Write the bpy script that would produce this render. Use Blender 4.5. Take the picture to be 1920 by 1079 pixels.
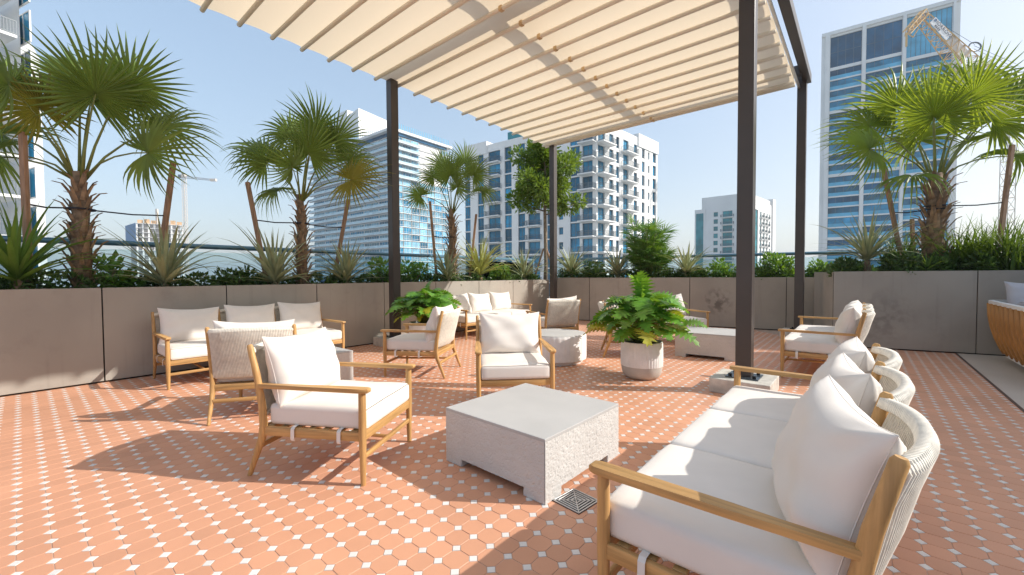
import bpy, bmesh, math, random
from mathutils import Vector, Matrix, noise as mnoise
rnd = random.Random(7)
R = math.radians
sc = bpy.context.scene
for o in list(bpy.data.objects): bpy.data.objects.remove(o)

# ------------------------------------------------------------------ camera
F, PITCH, ROLL = 778.156, 0.0289, -0.0052          # focal length in px of a 1920 wide frame
P = 0.12                                           # pitch of the floor tiles in metres
H = 11.4839 * P                                    # eye height
YAW = 0.7009                                       # tile rows run 40 degrees right of the view
cam = bpy.data.cameras.new('camera'); camo = bpy.data.objects.new('camera', cam)
sc.collection.objects.link(camo); sc.camera = camo
cam.sensor_width = 36; cam.lens = 36 * F / 1920; cam.clip_start = .05; cam.clip_end = 9000
camo.matrix_world = Matrix.Translation((0, 0, H)) @ Matrix.Rotation(math.pi/2 - PITCH, 4, 'X') @ Matrix.Rotation(ROLL, 4, 'Z')

# ------------------------------------------------------------------ light
SUN_AZ = math.atan2(.996, -.09); SUN_EL = R(32.5)
w = bpy.data.worlds.new('World'); sc.world = w; w.use_nodes = True
nt = w.node_tree; bg = nt.nodes['Background']
sky = nt.nodes.new('ShaderNodeTexSky'); sky.sky_type = 'NISHITA'; sky.sun_disc = False
sky.sun_elevation = SUN_EL; sky.sun_rotation = SUN_AZ
sky.altitude = 0; sky.air_density = 1.0; sky.dust_density = 2.5; sky.ozone_density = 1.3
# hazy air: the sky's contrast is softened evenly in every direction
hs_ = nt.nodes.new('ShaderNodeHueSaturation'); hs_.inputs['Saturation'].default_value = 1.42
def vmul(k):
    v = nt.nodes.new('ShaderNodeVectorMath'); v.operation = 'SCALE'; v.inputs['Scale'].default_value = k; return v
v1, gm, v2 = vmul(1/1.8), nt.nodes.new('ShaderNodeGamma'), vmul(1.8)
gm.inputs['Gamma'].default_value = .44
nt.links.new(sky.outputs[0], v1.inputs[0]); nt.links.new(v1.outputs[0], gm.inputs[0]); nt.links.new(gm.outputs[0], v2.inputs[0])
nt.links.new(v2.outputs[0], hs_.inputs['Color']); nt.links.new(hs_.outputs[0], bg.inputs[0]); bg.inputs[1].default_value = .15
sun = bpy.data.lights.new('sun', 'SUN'); sun.energy = 2.3; sun.angle = R(.55); sun.color = (1, .955, .885)
suno = bpy.data.objects.new('sun', sun); sc.collection.objects.link(suno)
sd = Vector((math.sin(SUN_AZ)*math.cos(SUN_EL), math.cos(SUN_AZ)*math.cos(SUN_EL), math.sin(SUN_EL)))
suno.rotation_euler = sd.to_track_quat('Z', 'Y').to_euler(); suno.location = (12, -2, 14)
vs = sc.view_settings; vs.view_transform = 'Standard'; vs.look = 'None'; vs.exposure = 1.3; vs.gamma = 1
vs.use_curve_mapping = False
sc.render.engine = 'CYCLES'
sc.cycles.max_bounces = 8; sc.cycles.diffuse_bounces = 4; sc.cycles.transparent_max_bounces = 12
sc.cycles.caustics_reflective = False; sc.cycles.caustics_refractive = False

# ------------------------------------------------------------------ pixel <-> place helpers
cp, sp, cr, sr = math.cos(PITCH), math.sin(PITCH), math.cos(ROLL), math.sin(ROLL)
def ray(px, py):
    a, b = px - 960, py - 539.5
    u, v = cr*a + sr*b, -sr*a + cr*b
    x, yu = u/F, -v/F
    return Vector((x, cp + sp*yu, -sp + cp*yu))
def at(px, py, z=0.):
    d = ray(px, py); return d*((z-H)/d.z) + Vector((0, 0, H))
def atY(px, py, Y):
    d = ray(px, py); return d*(Y/d.y) + Vector((0, 0, H))
def zrow(px, py, y): return atY(px, py, y).z
SA = Vector((math.sin(YAW), math.cos(YAW))); SQ = Vector((math.cos(YAW), -math.sin(YAW)))
def st(s, t): v = SA*s + SQ*t; return (v.x, v.y)
def line_col(px, p, d):
    k = ray(px, 517); k = k.x/k.y                    # p.x + d.x t = k (p.y + d.y t)
    t = (k*p[1] - p[0])/(d[0] - k*d[1])
    return t, (p[0]+d[0]*t, p[1]+d[1]*t)

# ------------------------------------------------------------------ materials
def nodes(name):
    m = bpy.data.materials.new(name); m.use_nodes = True
    n = m.node_tree.nodes; l = m.node_tree.links
    return m, n, l, n['Principled BSDF']
def mat(name, col, rough=.6, var=.12, vscale=3., bump=0., bscale=60., spec=.5, stretch=None, rand=0., trans=0.,
        metal=0., tcol=None, coords='pos', pits=False, detail=4):
    m, n, l, b = nodes(name)
    b.inputs['Roughness'].default_value = rough; b.inputs['Metallic'].default_value = metal
    b.inputs['Specular IOR Level'].default_value = spec
    if coords == 'pos':
        g = n.new('ShaderNodeNewGeometry'); src = g.outputs['Position']
    else:
        g = n.new('ShaderNodeTexCoord'); src = g.outputs['Object']
    if stretch:
        mp = n.new('ShaderNodeMapping'); mp.inputs['Scale'].default_value = stretch
        l.new(src, mp.inputs[0]); src = mp.outputs[0]
    nz = n.new('ShaderNodeTexNoise'); nz.inputs['Scale'].default_value = vscale; nz.inputs['Detail'].default_value = detail
    l.new(src, nz.inputs['Vector'])
    cr_ = n.new('ShaderNodeValToRGB')
    lo = [max(0, c*(1-var)) for c in col]; hi = [min(1, c*(1+var)) for c in col]
    cr_.color_ramp.elements[0].color = (*lo, 1); cr_.color_ramp.elements[1].color = (*hi, 1)
    cr_.color_ramp.elements[0].position = .32; cr_.color_ramp.elements[1].position = .68
    l.new(nz.outputs['Fac'], cr_.inputs[0]); cout = cr_.outputs[0]
    if rand:
        oi = n.new('ShaderNodeObjectInfo'); gi = n.new('ShaderNodeNewGeometry')
        ad = n.new('ShaderNodeMath'); ad.operation = 'ADD'
        l.new(oi.outputs['Random'], ad.inputs[0]); l.new(gi.outputs['Random Per Island'], ad.inputs[1])
        fr = n.new('ShaderNodeMath'); fr.operation = 'FRACT'; l.new(ad.outputs[0], fr.inputs[0])
        mr = n.new('ShaderNodeMapRange'); mr.inputs[3].default_value = 1-rand; mr.inputs[4].default_value = 1+rand
        l.new(fr.outputs[0], mr.inputs[0])
        hs = n.new('ShaderNodeHueSaturation'); l.new(cout, hs.inputs['Color']); l.new(mr.outputs[0], hs.inputs['Value'])
        cout = hs.outputs[0]
    l.new(cout, b.inputs['Base Color'])
    if bump:
        bp = n.new('ShaderNodeBump'); bp.inputs['Strength'].default_value = bump; bp.inputs['Distance'].default_value = .01
        if pits:
            vo = n.new('ShaderNodeTexVoronoi'); vo.inputs['Scale'].default_value = bscale
            n2 = n.new('ShaderNodeTexNoise'); n2.inputs['Scale'].default_value = bscale*.55; n2.inputs['Detail'].default_value = 5
            l.new(src, n2.inputs['Vector'])
            mx = n.new('ShaderNodeMixRGB'); mx.inputs[0].default_value = .12
            l.new(src, mx.inputs[1]); l.new(n2.outputs['Color'], mx.inputs[2]); l.new(mx.outputs[0], vo.inputs['Vector'])
            r2 = n.new('ShaderNodeMapRange'); r2.inputs[1].default_value = .12; r2.inputs[2].default_value = .42
            l.new(vo.outputs['Distance'], r2.inputs[0])
            th = n.new('ShaderNodeMapRange'); th.inputs[1].default_value = .42; th.inputs[2].default_value = .6
            l.new(n2.outputs['Fac'], th.inputs[0])
            mxx = n.new('ShaderNodeMath'); mxx.operation = 'MAXIMUM'
            l.new(r2.outputs[0], mxx.inputs[0]); l.new(th.outputs[0], mxx.inputs[1])
            sm = n.new('ShaderNodeMath'); sm.operation = 'MULTIPLY_ADD'; sm.inputs[1].default_value = .5
            l.new(n2.outputs['Fac'], sm.inputs[0]); l.new(mxx.outputs[0], sm.inputs[2])
            l.new(sm.outputs[0], bp.inputs['Height'])
        else:
            n2 = n.new('ShaderNodeTexNoise'); n2.inputs['Scale'].default_value = bscale; n2.inputs['Detail'].default_value = 3
            l.new(src, n2.inputs['Vector']); l.new(n2.outputs['Fac'], bp.inputs['Height'])
        l.new(bp.outputs[0], b.inputs['Normal'])
    if trans:
        tr = n.new('ShaderNodeBsdfTranslucent'); ms = n.new('ShaderNodeMixShader'); ms.inputs[0].default_value = trans
        if tcol:
            tr.inputs[0].default_value = (*tcol, 1)
        else: l.new(cout, tr.inputs[0])
        l.new(b.outputs[0], ms.inputs[1]); l.new(tr.outputs[0], ms.inputs[2])
        l.new(ms.outputs[0], n['Material Output'].inputs[0])
    return m
MT = {}
MT['tile'] = mat('terracotta', (.65, .325, .195), .5, .08, 1.3, .06, 90, rand=.06)
MT['dot'] = mat('white_tile', (.74, .71, .67), .4, .05, 4, rand=.06)
MT['grout'] = mat('grout', (.54, .40, .32), .9, .2, 8, .3, 200)
MT['beige'] = mat('beige_paving', (.58, .50, .42), .6, .08, .8, .08, 120)
MT['trim'] = mat('dark_trim', (.10, .06, .05), .5)
MT['panel'] = mat('bronze_panel', (.375, .338, .29), .40, .10, 1.1, .03, 8, rand=.03)
def dirty(m, spots):
    n, l = m.node_tree.nodes, m.node_tree.links; b = n['Principled BSDF']; src = b.inputs['Base Color'].links[0].from_socket
    g_ = n.new('ShaderNodeNewGeometry'); nz = n.new('ShaderNodeTexNoise'); nz.inputs['Scale'].default_value = 2.3; nz.inputs['Detail'].default_value = 9; nz.inputs['Roughness'].default_value = .72
    l.new(g_.outputs['Position'], nz.inputs['Vector'])
    mr = n.new('ShaderNodeMapRange'); mr.inputs[1].default_value = .56; mr.inputs[2].default_value = .78; mr.inputs[4].default_value = .22
    l.new(nz.outputs['Fac'], mr.inputs[0]); fac = mr.outputs[0]
    st_ = n.new('ShaderNodeTexNoise'); st_.inputs['Scale'].default_value = 1.; st_.inputs['Detail'].default_value = 5
    mp = n.new('ShaderNodeMapping'); mp.inputs['Scale'].default_value = (16, 16, .7); l.new(g_.outputs['Position'], mp.inputs[0]); l.new(mp.outputs[0], st_.inputs['Vector'])
    ms = n.new('ShaderNodeMapRange'); ms.inputs[1].default_value = .58; ms.inputs[2].default_value = .8; ms.inputs[4].default_value = .16; l.new(st_.outputs['Fac'], ms.inputs[0])
    ad = n.new('ShaderNodeMath'); ad.operation = 'ADD'; ad.use_clamp = True; l.new(fac, ad.inputs[0]); l.new(ms.outputs[0], ad.inputs[1]); fac = ad.outputs[0]
    n3 = n.new('ShaderNodeTexNoise'); n3.inputs['Scale'].default_value = 7; n3.inputs['Detail'].default_value = 6; l.new(g_.outputs['Position'], n3.inputs['Vector'])
    for (p, r0, r1, k) in spots:
        d = n.new('ShaderNodeVectorMath'); d.operation = 'DISTANCE'; d.inputs[1].default_value = p; l.new(g_.outputs['Position'], d.inputs[0])
        a = n.new('ShaderNodeMapRange'); a.inputs[1].default_value = r1; a.inputs[2].default_value = r0; l.new(d.outputs['Value'], a.inputs[0])
        c = n.new('ShaderNodeMapRange'); c.inputs[1].default_value = .45; c.inputs[2].default_value = .6; c.inputs[4].default_value = k; l.new(n3.outputs['Fac'], c.inputs[0])
        x = n.new('ShaderNodeMath'); x.operation = 'MULTIPLY'; l.new(a.outputs[0], x.inputs[0]); l.new(c.outputs[0], x.inputs[1])
        y = n.new('ShaderNodeMath'); y.operation = 'MAXIMUM'; l.new(fac, y.inputs[0]); l.new(x.outputs[0], y.inputs[1]); fac = y.outputs[0]
    mx = n.new('ShaderNodeMixRGB'); mx.inputs[2].default_value = (.10, .085, .07, 1); l.new(fac, mx.inputs[0]); l.new(src, mx.inputs[1]); l.new(mx.outputs[0], b.inputs['Base Color'])
    ro = n.new('ShaderNodeMapRange'); ro.inputs[3].default_value = .36; ro.inputs[4].default_value = .62; l.new(nz.outputs['Fac'], ro.inputs[0]); l.new(ro.outputs[0], b.inputs['Roughness'])
_sm = at(1345, 575, 0); _k = atY(1345, 566, 10.8); _k2 = atY(1650, 595, 7.6)
dirty(MT['panel'], [(tuple(_k), .12, .42, .75), (tuple(_k2), .1, .6, .4)])
MT['joint'] = mat('dark_joint', (.03, .027, .025), .8)
MT['soil'] = mat('soil', (.05, .035, .025), .95, .4, 20, .6, 60)
MT['steel'] = mat('dark_bronze_steel', (.058, .046, .040), .38, .1, 2)
MT['bolt'] = mat('black_bolt', (.02, .02, .022), .4, metal=.6)
MT['plate'] = mat('base_plate', (.09, .11, .13), .25, .2, 6, metal=.6)
MT['footing'] = mat('footing_concrete', (.55, .52, .46), .85, .22, 7, .35, 60)
MT['canvas'] = mat('cream_canvas', (.88, .79, .64), .8, .03, 1.5, .04, 300, spec=.1, trans=.52, tcol=(.93, .77, .55))
MT['rod'] = mat('rod_sleeve', (.94, .86, .72), .8, .03, 5, spec=.1, trans=.12, tcol=(.88, .72, .5))
MT['clip'] = mat('tan_clip', (.66, .46, .24), .5)
for ax, sv in (('x', (3, 45, 45)), ('y', (45, 3, 45)), ('z', (45, 45, 3))):
    MT['wood_'+ax] = mat('teak_'+ax, (.50, .285, .105), .5, .24, 1., .10, 3., stretch=sv, coords='obj', rand=.07)
MT['fabric'] = mat('cushion_fabric', (.79, .735, .675), .9, .03, 5, .10, 420, spec=.15)
MT['rope'] = mat('rope', (.76, .71, .62), .85, .10, 30, .2, 300, spec=.2)
MT['stone'] = mat('cast_stone', (.60, .58, .55), .88, .04, 4, .35, 140, spec=.2, pits=True)
MT['stonetop'] = mat('cast_stone_top', (.47, .46, .445), .75, .04, 3, .06, 120, spec=.25)
MT['pot'] = mat('pot_glaze', (.83, .815, .79), .6, .06, 9, .1, 60)
MT['potbase'] = mat('pot_base', (.50, .465, .42), .7, .08, 9)
MT['grate'] = mat('grate_steel', (.55, .54, .53), .35, .1, 20, metal=.6)
MT['dark'] = mat('painted_shade_black', (.02, .02, .02), .9)  # near-black that paints shade in the drain slots and daybed gaps
MT['daywood'] = mat('daybed_wood', (.42, .20, .055), .5, .25, 1., .1, 3., stretch=(40, 40, 4), coords='obj', rand=.1)
MT['white'] = mat('white_paint', (.78, .77, .75), .5, .04, 3)
MT['greycush'] = mat('grey_cushion', (.50, .50, .54), .9, .05, 4)
MT['rail'] = mat('teal_rail', (.13, .25, .33), .3, .08, 2, metal=.3)
MT['leaf_palm'] = mat('palm_leaf', (.15, .215, .045), .45, .35, 2.2, rand=.2, trans=.34, tcol=(.42, .50, .05))
MT['leaf_palm_y'] = mat('palm_leaf_bright', (.17, .25, .03), .45, .35, 2.2, rand=.2, trans=.42, tcol=(.42, .50, .03))
MT['leaf_palm_o'] = mat('palm_leaf_ageing', (.22, .20, .03), .5, .35, 2.2, rand=.2, trans=.4, tcol=(.5, .42, .03))
MT['petiole'] = mat('petiole', (.22, .24, .06), .5, .2, 6)
MT['bark'] = mat('palm_bark', (.24, .165, .105), .9, .4, 14, .8, 50)
MT['boot'] = mat('palm_boot', (.32, .205, .12), .85, .4, 10, .5, 60, rand=.25)
MT['stake'] = mat('stake_wood', (.36, .215, .13), .8, .25, 1, .3, 3, stretch=(40, 40, 4), coords='obj')
MT['strap'] = mat('black_strap', (.02, .02, .03), .6)
MT['spiky'] = mat('silver_leaf', (.36, .395, .235), .5, .25, 4, rand=.18, trans=.2, tcol=(.3, .34, .1))
MT['spiky_y'] = mat('yellow_leaf', (.34, .36, .11), .5, .25, 4, rand=.18, trans=.25, tcol=(.5, .5, .1))
MT['spiky_g'] = mat('green_blade_leaf', (.10, .19, .035), .5, .3, 4, rand=.2, trans=.25, tcol=(.3, .42, .04))
MT['hedge'] = mat('hedge_leaf', (.065, .125, .03), .4, .4, 3, rand=.35, trans=.22, tcol=(.12, .22, .02))
MT['shrub'] = mat('bright_leaf', (.12, .26, .04), .4, .3, 3, rand=.25, trans=.3, tcol=(.28, .45, .03))
MT['treeleaf'] = mat('tree_leaf', (.15, .24, .035), .38, .35, 3, rand=.35, trans=.3, tcol=(.30, .42, .03))
MT['philo'] = mat('philodendron_leaf', (.12, .29, .035), .36, .3, 4, rand=.25, trans=.33, tcol=(.32, .56, .04))
MT['philo_y'] = mat('philodendron_yellowing', (.38, .38, .03), .4, .3, 4, rand=.2, trans=.3, tcol=(.5, .5, .03))
MT['grass'] = mat('grass_blade', (.055, .11, .018), .5, .35, 3, rand=.35, trans=.3, tcol=(.25, .38, .03))
MT['trunk'] = mat('tree_bark', (.22, .17, .12), .9, .35, 12, .6, 50)
MT['bwhite'] = mat('building_white', (.74, .735, .72), .7, .05, .15)
MT['bgrey'] = mat('building_grey', (.50, .52, .55), .7, .06, .15)
MT['bconc'] = mat('raw_concrete', (.46, .43, .40), .9, .2, .3)
MT['formwork'] = mat('formwork', (.60, .38, .20), .8, .2, .4)
MT['net'] = mat('green_net', (.10, .34, .25), .8)
MT['bluenet'] = mat('blue_net', (.08, .19, .36), .7)
MT['glass'] = mat('blue_glass', (.018, .17, .30), .16, .5, .3, spec=.35, rand=.45)
MT['glass_p'] = mat('pale_glass', (.16, .36, .48), .15, .4, .25, spec=.5, rand=.4)
MT['glass_r'] = mat('pale_rail_glass', (.42, .58, .66), .2, .15, .3, spec=.4)
MT['glass_t'] = mat('teal_glass', (.03, .25, .29), .12, .35, .25, spec=.5, rand=.3)
MT['glass_d'] = mat('deep_blue_glass', (.008, .085, .18), .16, .4, .2, spec=.3, rand=.25)
MT['railglass'] = mat('balcony_glass', (.10, .40, .60), .15, .2, .3, spec=.4)
MT['frame'] = mat('window_frame', (.10, .13, .15), .4)
MT['crane'] = mat('crane_yellow', (.66, .42, .17), .5, .1, 1)
MT['cranew'] = mat('crane_pale', (.66, .58, .50), .6)
MT['sign'] = mat('sign_white', (.78, .77, .76), .5)
MT['ink'] = mat('sign_ink', (.02, .03, .06), .5)
MT['ground'] = mat('city_ground', (.30, .31, .30), .9, .3, .02)
def glass_clear(name):
    m, n, l, b = nodes(name)
    t = n.new('ShaderNodeBsdfTransparent'); t.inputs[0].default_value = (.86, .94, .95, 1)
    g = n.new('ShaderNodeBsdfGlossy'); g.inputs['Roughness'].default_value = .03
    f = n.new('ShaderNodeFresnel'); f.inputs[0].default_value = 1.45
    mx = n.new('ShaderNodeMixShader'); l.new(f.outputs[0], mx.inputs[0]); l.new(t.outputs[0], mx.inputs[1]); l.new(g.outputs[0], mx.inputs[2])
    l.new(mx.outputs[0], n['Material Output'].inputs[0]); return m
MT['clear'] = glass_clear('clear_glass')

# ------------------------------------------------------------------ mesh builder
_bb = {}
def bevbox_data(sx, sy, sz, bev, seg):
    k = (round(sx, 4), round(sy, 4), round(sz, 4), bev, seg)
    if k not in _bb:
        bm = bmesh.new(); bmesh.ops.create_cube(bm, size=1)
        for v in bm.verts: v.co = Vector((v.co.x*sx, v.co.y*sy, v.co.z*sz))
        if bev: bmesh.ops.bevel(bm, geom=bm.edges[:], offset=bev, segments=seg, profile=.5, affect='EDGES')
        bm.verts.index_update()
        _bb[k] = ([v.co.copy() for v in bm.verts], [[v.index for v in f.verts] for f in bm.faces]); bm.free()
    return _bb[k]
class MB:
    def __init__(s): s.v = []; s.f = []
    def add(s, vs, fs, M=None):
        o = len(s.v)
        s.v += [tuple(M @ Vector(v)) if M is not None else tuple(v) for v in vs]
        s.f += [[i+o for i in f] for f in fs]; return s
    def box(s, c, size, bev=0., rz=0., M=None, seg=1):
        vs, fs = bevbox_data(*size, bev, seg)
        m = Matrix.Translation(c) @ Matrix.Rotation(rz, 4, 'Z')
        if M is not None: m = M @ m
        return s.add(vs, fs, m)
    def tube(s, pts, rad, n=8, ex=1., caps=True, up=None):
        pts = [Vector(p) for p in pts]; rad = rad if isinstance(rad, (list, tuple)) else [rad]*len(pts)
        o = len(s.v); prev = None
        for i, p in enumerate(pts):
            a = pts[max(0, i-1)]; b = pts[min(len(pts)-1, i+1)]; d = (b-a).normalized()
            if prev is None:
                u = Vector(up) if up else (Vector((1, 0, 0)) if abs(d.x) < .9 else Vector((0, 1, 0)))
            else: u = prev
            u = (u - d*u.dot(d)).normalized(); prev = u; q = d.cross(u)
            for k in range(n):
                t = 2*math.pi*k/n; s.v.append(tuple(p + u*math.cos(t)*rad[i]*ex + q*math.sin(t)*rad[i]))
        for i in range(len(pts)-1):
            for k in range(n):
                a = o+i*n+k; b = o+i*n+(k+1) % n; s.f.append([a, b, b+n, a+n])
        if caps:
            s.f.append([o+k for k in range(n)][::-1]); e = o+(len(pts)-1)*n; s.f.append([e+k for k in range(n)])
        return s
    def lathe(s, prof, n=48, c=(0, 0, 0), rib=0, nrib=0):
        o = len(s.v)
        for (r, z, k) in [(p+(1,))[:3] for p in prof]:
            for i in range(n):
                t = 2*math.pi*i/n; rr = r + (rib*k*(math.cos(nrib*t)) if nrib else 0)
                s.v.append((c[0]+rr*math.cos(t), c[1]+rr*math.sin(t), c[2]+z))
        for j in range(len(prof)-1):
            for i in range(n):
                a = o+j*n+i; b = o+j*n+(i+1) % n; s.f.append([a, b, b+n, a+n])
        return s
    def prism(s, poly, z0, z1, bev=0.):
        n = len(poly); o = len(s.v)
        cx = sum(p[0] for p in poly)/n; cy = sum(p[1] for p in poly)/n
        def ring(k, z):
            for x, y in poly:
                d = Vector((x-cx, y-cy)); L = d.length or 1; d *= max(0, (L-k))/L; s.v.append((cx+d.x, cy+d.y, z))
        zs = [(0, z0), (0, z1)] if not bev else [(bev, z0), (0, z0+bev), (0, z1-bev), (bev, z1)]
        for k, z in zs: ring(k, z)
        for j in range(len(zs)-1):
            for i in range(n):
                a = o+j*n+i; b = o+j*n+(i+1) % n; s.f.append([a, b, b+n, a+n])
        s.f.append([o+i for i in range(n)][::-1]); e = o+(len(zs)-1)*n; s.f.append([e+i for i in range(n)])
        return s
    def mesh(s, name, m, smooth=False):
        me = bpy.data.meshes.new(name); me.from_pydata(s.v, [], s.f); me.update()
        if m: me.materials.append(MT[m] if isinstance(m, str) else m)
        if smooth: me.polygons.foreach_set('use_smooth', [True]*len(me.polygons))
        return me
    def build(s, name, m, parent=None, smooth=False, loc=None, rz=0.):
        return inst(name, s.mesh(name, m, smooth), parent, loc, rz)
def inst(name, me, parent=None, loc=None, rz=0., M=None, scale=None):
    o = bpy.data.objects.new(name, me); sc.collection.objects.link(o)
    if parent is not None: o.parent = parent
    if M is not None: o.matrix_basis = M
    else:
        if loc is not None: o.location = loc
        o.rotation_euler = (0, 0, rz)
        if scale: o.scale = scale
    return o
def tag(o, label=None, cat=None, group=None, kind=None):
    if label: o['label'] = label
    if cat: o['category'] = cat
    if group: o['group'] = group
    if kind: o['kind'] = kind
    return o
def thing(name, label, cat, loc=(0, 0, 0), rz=0., group=None):
    o = bpy.data.objects.new(name, None); sc.collection.objects.link(o)
    o.location = loc; o.rotation_euler = (0, 0, rz); o.empty_display_size = .1
    return tag(o, label, cat, group)
def copy_tree(o, parent=None):
    c = o.copy(); sc.collection.objects.link(c); c.parent = parent
    for ch in o.children: copy_tree(ch, c)
    return c
def smooth_by_angle(o, ang=40):
    me = o.data; me.polygons.foreach_set('use_smooth', [True]*len(me.polygons))
    try: me.set_sharp_from_angle(angle=R(ang))
    except Exception: pass
    return o

# ------------------------------------------------------------------ ground far below and terrace floor
g = MB(); n = 24
gp = [(0, 0)] + [(3800*math.cos(2*math.pi*i/n), 3800*math.sin(2*math.pi*i/n)) for i in range(n)]
g.v = [(x, y, -34.) for x, y in gp]; g.f = [[0, 1+i, 1+(i+1) % n] for i in range(n)]
tag(g.build('ground', 'ground'), kind='structure')

W1T = -7.60                                            # the left planter front runs along t = -7.6
K = Vector((1.18, 13.11)); W2D = Vector((.871, -.491)).normalized(); W1D = SA
W1P = Vector(st(-5, W1T)); W1L = (K - W1P).length; W1D = (K-W1P).normalized()
W3P = Vector((6.09, 7.86)); W3D = Vector((.89, -.456)).normalized()
BEIGE_T = 1.25
def side(p, a, d): return d[0]*(p[1]-a[1]) - d[1]*(p[0]-a[0])
def on_terrace(x, y, m=.08):
    if side((x, y), W1P, W1D) > m: return False
    if side((x, y), K, W2D) > m: return False
    if x > 6.0 and side((x, y), W3P, W3D) > m: return False
    t = x*SQ.x + y*SQ.y
    return t < BEIGE_T + .05 and y > -3.2 and t > -9
ff = MB()
ff.box((1.5, 5.2, -.2275), (26, 22, .45))
floor = ff.build('terrace_floor', 'grout'); tag(floor, kind='structure')
O0, O1 = -.4064, 25.9234
Bv = Vector((-math.cos(YAW), math.sin(YAW)))
hd = .222*P; gq = .0016
def octagon():
    m = MB(); e = P/2 - gq; c = hd + gq*.7            # half size, corner cut along each axis
    pts = []
    k = c
    for sx, sy, fl in ((1, -1, 0), (1, 1, 1), (-1, 1, 0), (-1, -1, 1)):
        a = (sx*e, sy*(e-k)); b = (sx*(e-k), sy*e)
        pts += [b, a] if fl == 0 else [a, b]
    # order: go round
    pts.sort(key=lambda p: math.atan2(p[1], p[0]))
    rot = [(p[0]*SA.x + p[1]*Bv.x, p[0]*SA.y + p[1]*Bv.y) for p in pts]
    m.prism(rot, -.0045, 0., .0012); return m
def dotm():
    m = MB(); k = hd - gq*.6
    rot = [(SA*x + Bv*y) for x, y in ((k, 0), (0, k), (-k, 0), (0, -k))]
    m.prism([(p.x, p.y) for p in rot], -.0045, .0002, .001); return m
oc, dt = octagon(), dotm()
ocm, dtm = oc.mesh('octagon_tile', 'tile'), dt.mesh('dot_tile', 'dot')
octs, dots = [], []
for i in range(-70, 150):
    for j in range(-150, 90):
        for lst, h in ((dots, 0.), (octs, .5)):
            v = (SA*(i+O0+h) + Bv*(j+O1+h))*P
            if not on_terrace(v.x, v.y): continue
            lst.append((v.x, v.y))
def vis_key(p):
    x, y = p
    if y < .9: return 1e9
    px = 960 + F*x/y; py = 517 + F*H/y
    if not (-10 < px < 1930 and py < 1090): return 1e8 + x*x + y*y
    hid = 0
    if 1120 < px < 1690 and py > 780 and px > 1120 + max(0, (860-py))*1.2: hid = 30      # behind the near sofa
    return x*x + y*y + hid
for lst, me, mb, nm, mname in ((octs, ocm, oc, 'octagon_tile', 'tile'), (dots, dtm, dt, 'dot_tile', 'dot')):
    lst.sort(key=vis_key)
    for (x, y) in lst[:300]:
        o = inst(nm, me, floor, (x, y, rnd.uniform(-.0004, .0004)))
        o.rotation_euler = (rnd.uniform(-.003, .003), rnd.uniform(-.003, .003), 0)
    big = MB(); nv = len(mb.v)
    for (x, y) in lst[300:]:
        dz = rnd.uniform(-.0004, .0004); tx, ty = rnd.uniform(-.003, .003), rnd.uniform(-.003, .003); o = len(big.v)
        big.v += [(vx+x, vy+y, vz+dz+vx*tx+vy*ty) for vx, vy, vz in mb.v]
        big.f += [[q+o for q in f] for f in mb.f]
    tag(big.build(nm+'s', mname, floor), kind='stuff')
# beige paving on the right with a dark edge strip
bz = MB(); a_, b_ = st(-6, BEIGE_T), st(14, BEIGE_T); c_, d_ = st(14, 9), st(-6, 9)
bz.prism([a_, b_, c_, d_][::-1], -.02, .005)
tag(bz.build('side_paving', 'beige'), kind='structure')
es = MB(); es.prism([st(-6, BEIGE_T-.012), st(-6, BEIGE_T+.012), st(14, BEIGE_T+.012), st(14, BEIGE_T-.012)], -.01, .0075)
tag(es.build('paving_edge_strip', 'trim'), kind='structure')

# ------------------------------------------------------------------ planters
def planter(name, label, p, d, L, h, joints, depth=1.35, end_panel=False):
    d = Vector(d); nrm = Vector((d.y, -d.x))             # towards the terrace
    if nrm.dot(Vector((0, 4)) - Vector(p)) < 0: nrm = -nrm
    ang = math.atan2(d.y, d.x); t = thing(name, label, 'planter', (p[0], p[1], 0), ang, 'metal clad planters round the terrace')
    sgn = 1 if Vector((-math.sin(ang), math.cos(ang))).dot(nrm) > 0 else -1     # local +y towards terrace?
    js = [0.] + sorted(joints) + [L]
    for a, b in zip(js, js[1:]):
        if b-a < .05: continue
        m = MB(); m.box(((a+b)/2, -sgn*.012, h/2+.012), (b-a-.014, .024, h-.024), .002)
        m.build('panel', 'panel', t)
    m = MB(); m.box((L/2, -sgn*.06, h/2-.012), (L-.006, .06, h-.03)); m.build('backing', 'joint', t)
    m = MB(); m.box((L/2, -sgn*(depth+.03), h/2), (L-.01, .06, h)); m.build('rear_wall', 'panel', t)
    m = MB(); nx = max(8, int(L*6)); ny = 8
    for i in range(nx+1):
        for j in range(ny+1):
            m.v.append((L*i/nx, -sgn*(.09 + (depth-.09)*j/ny), h-.09+rnd.uniform(-.02, .03)))
    for i in range(nx):
        for j in range(ny):
            a = i*(ny+1)+j; m.f.append([a, a+1, a+ny+2, a+ny+1])
    m.build('soil', 'soil', t, smooth=True)
    for x, f in ((0, 1), (L, -1)):
        m = MB(); m.box((x+f*.012, -sgn*(depth/2+.015), h/2), (.024, depth-.05, h-.02), .002); m.build('end_panel', 'panel', t)
    return t
j1 = [line_col(px, W1P, W1D)[0] for px in (190, 424, 593.5, 720, 817, 898, 962)]
j1 = [j1[0]-1.35, j1[0]-2.7, j1[0]-4.05] + j1
H1, H2, H3 = 1.245, 1.30, 1.42
planter('planter_wall', 'long bronze grey planter running along the left side of the terrace', W1P, W1D, W1L, H1, [j for j in j1 if j > .1])
j2 = [line_col(px, K, W2D)[0] for px in (1105, 1191.7, 1293.5, 1400, 1475)]
planter('planter_wall', 'bronze grey planter across the back with a dark smudge on it', K, W2D, 8.2, H2, j2)
j3 = [line_col(1833.7, W3P, W3D)[0]]
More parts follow.
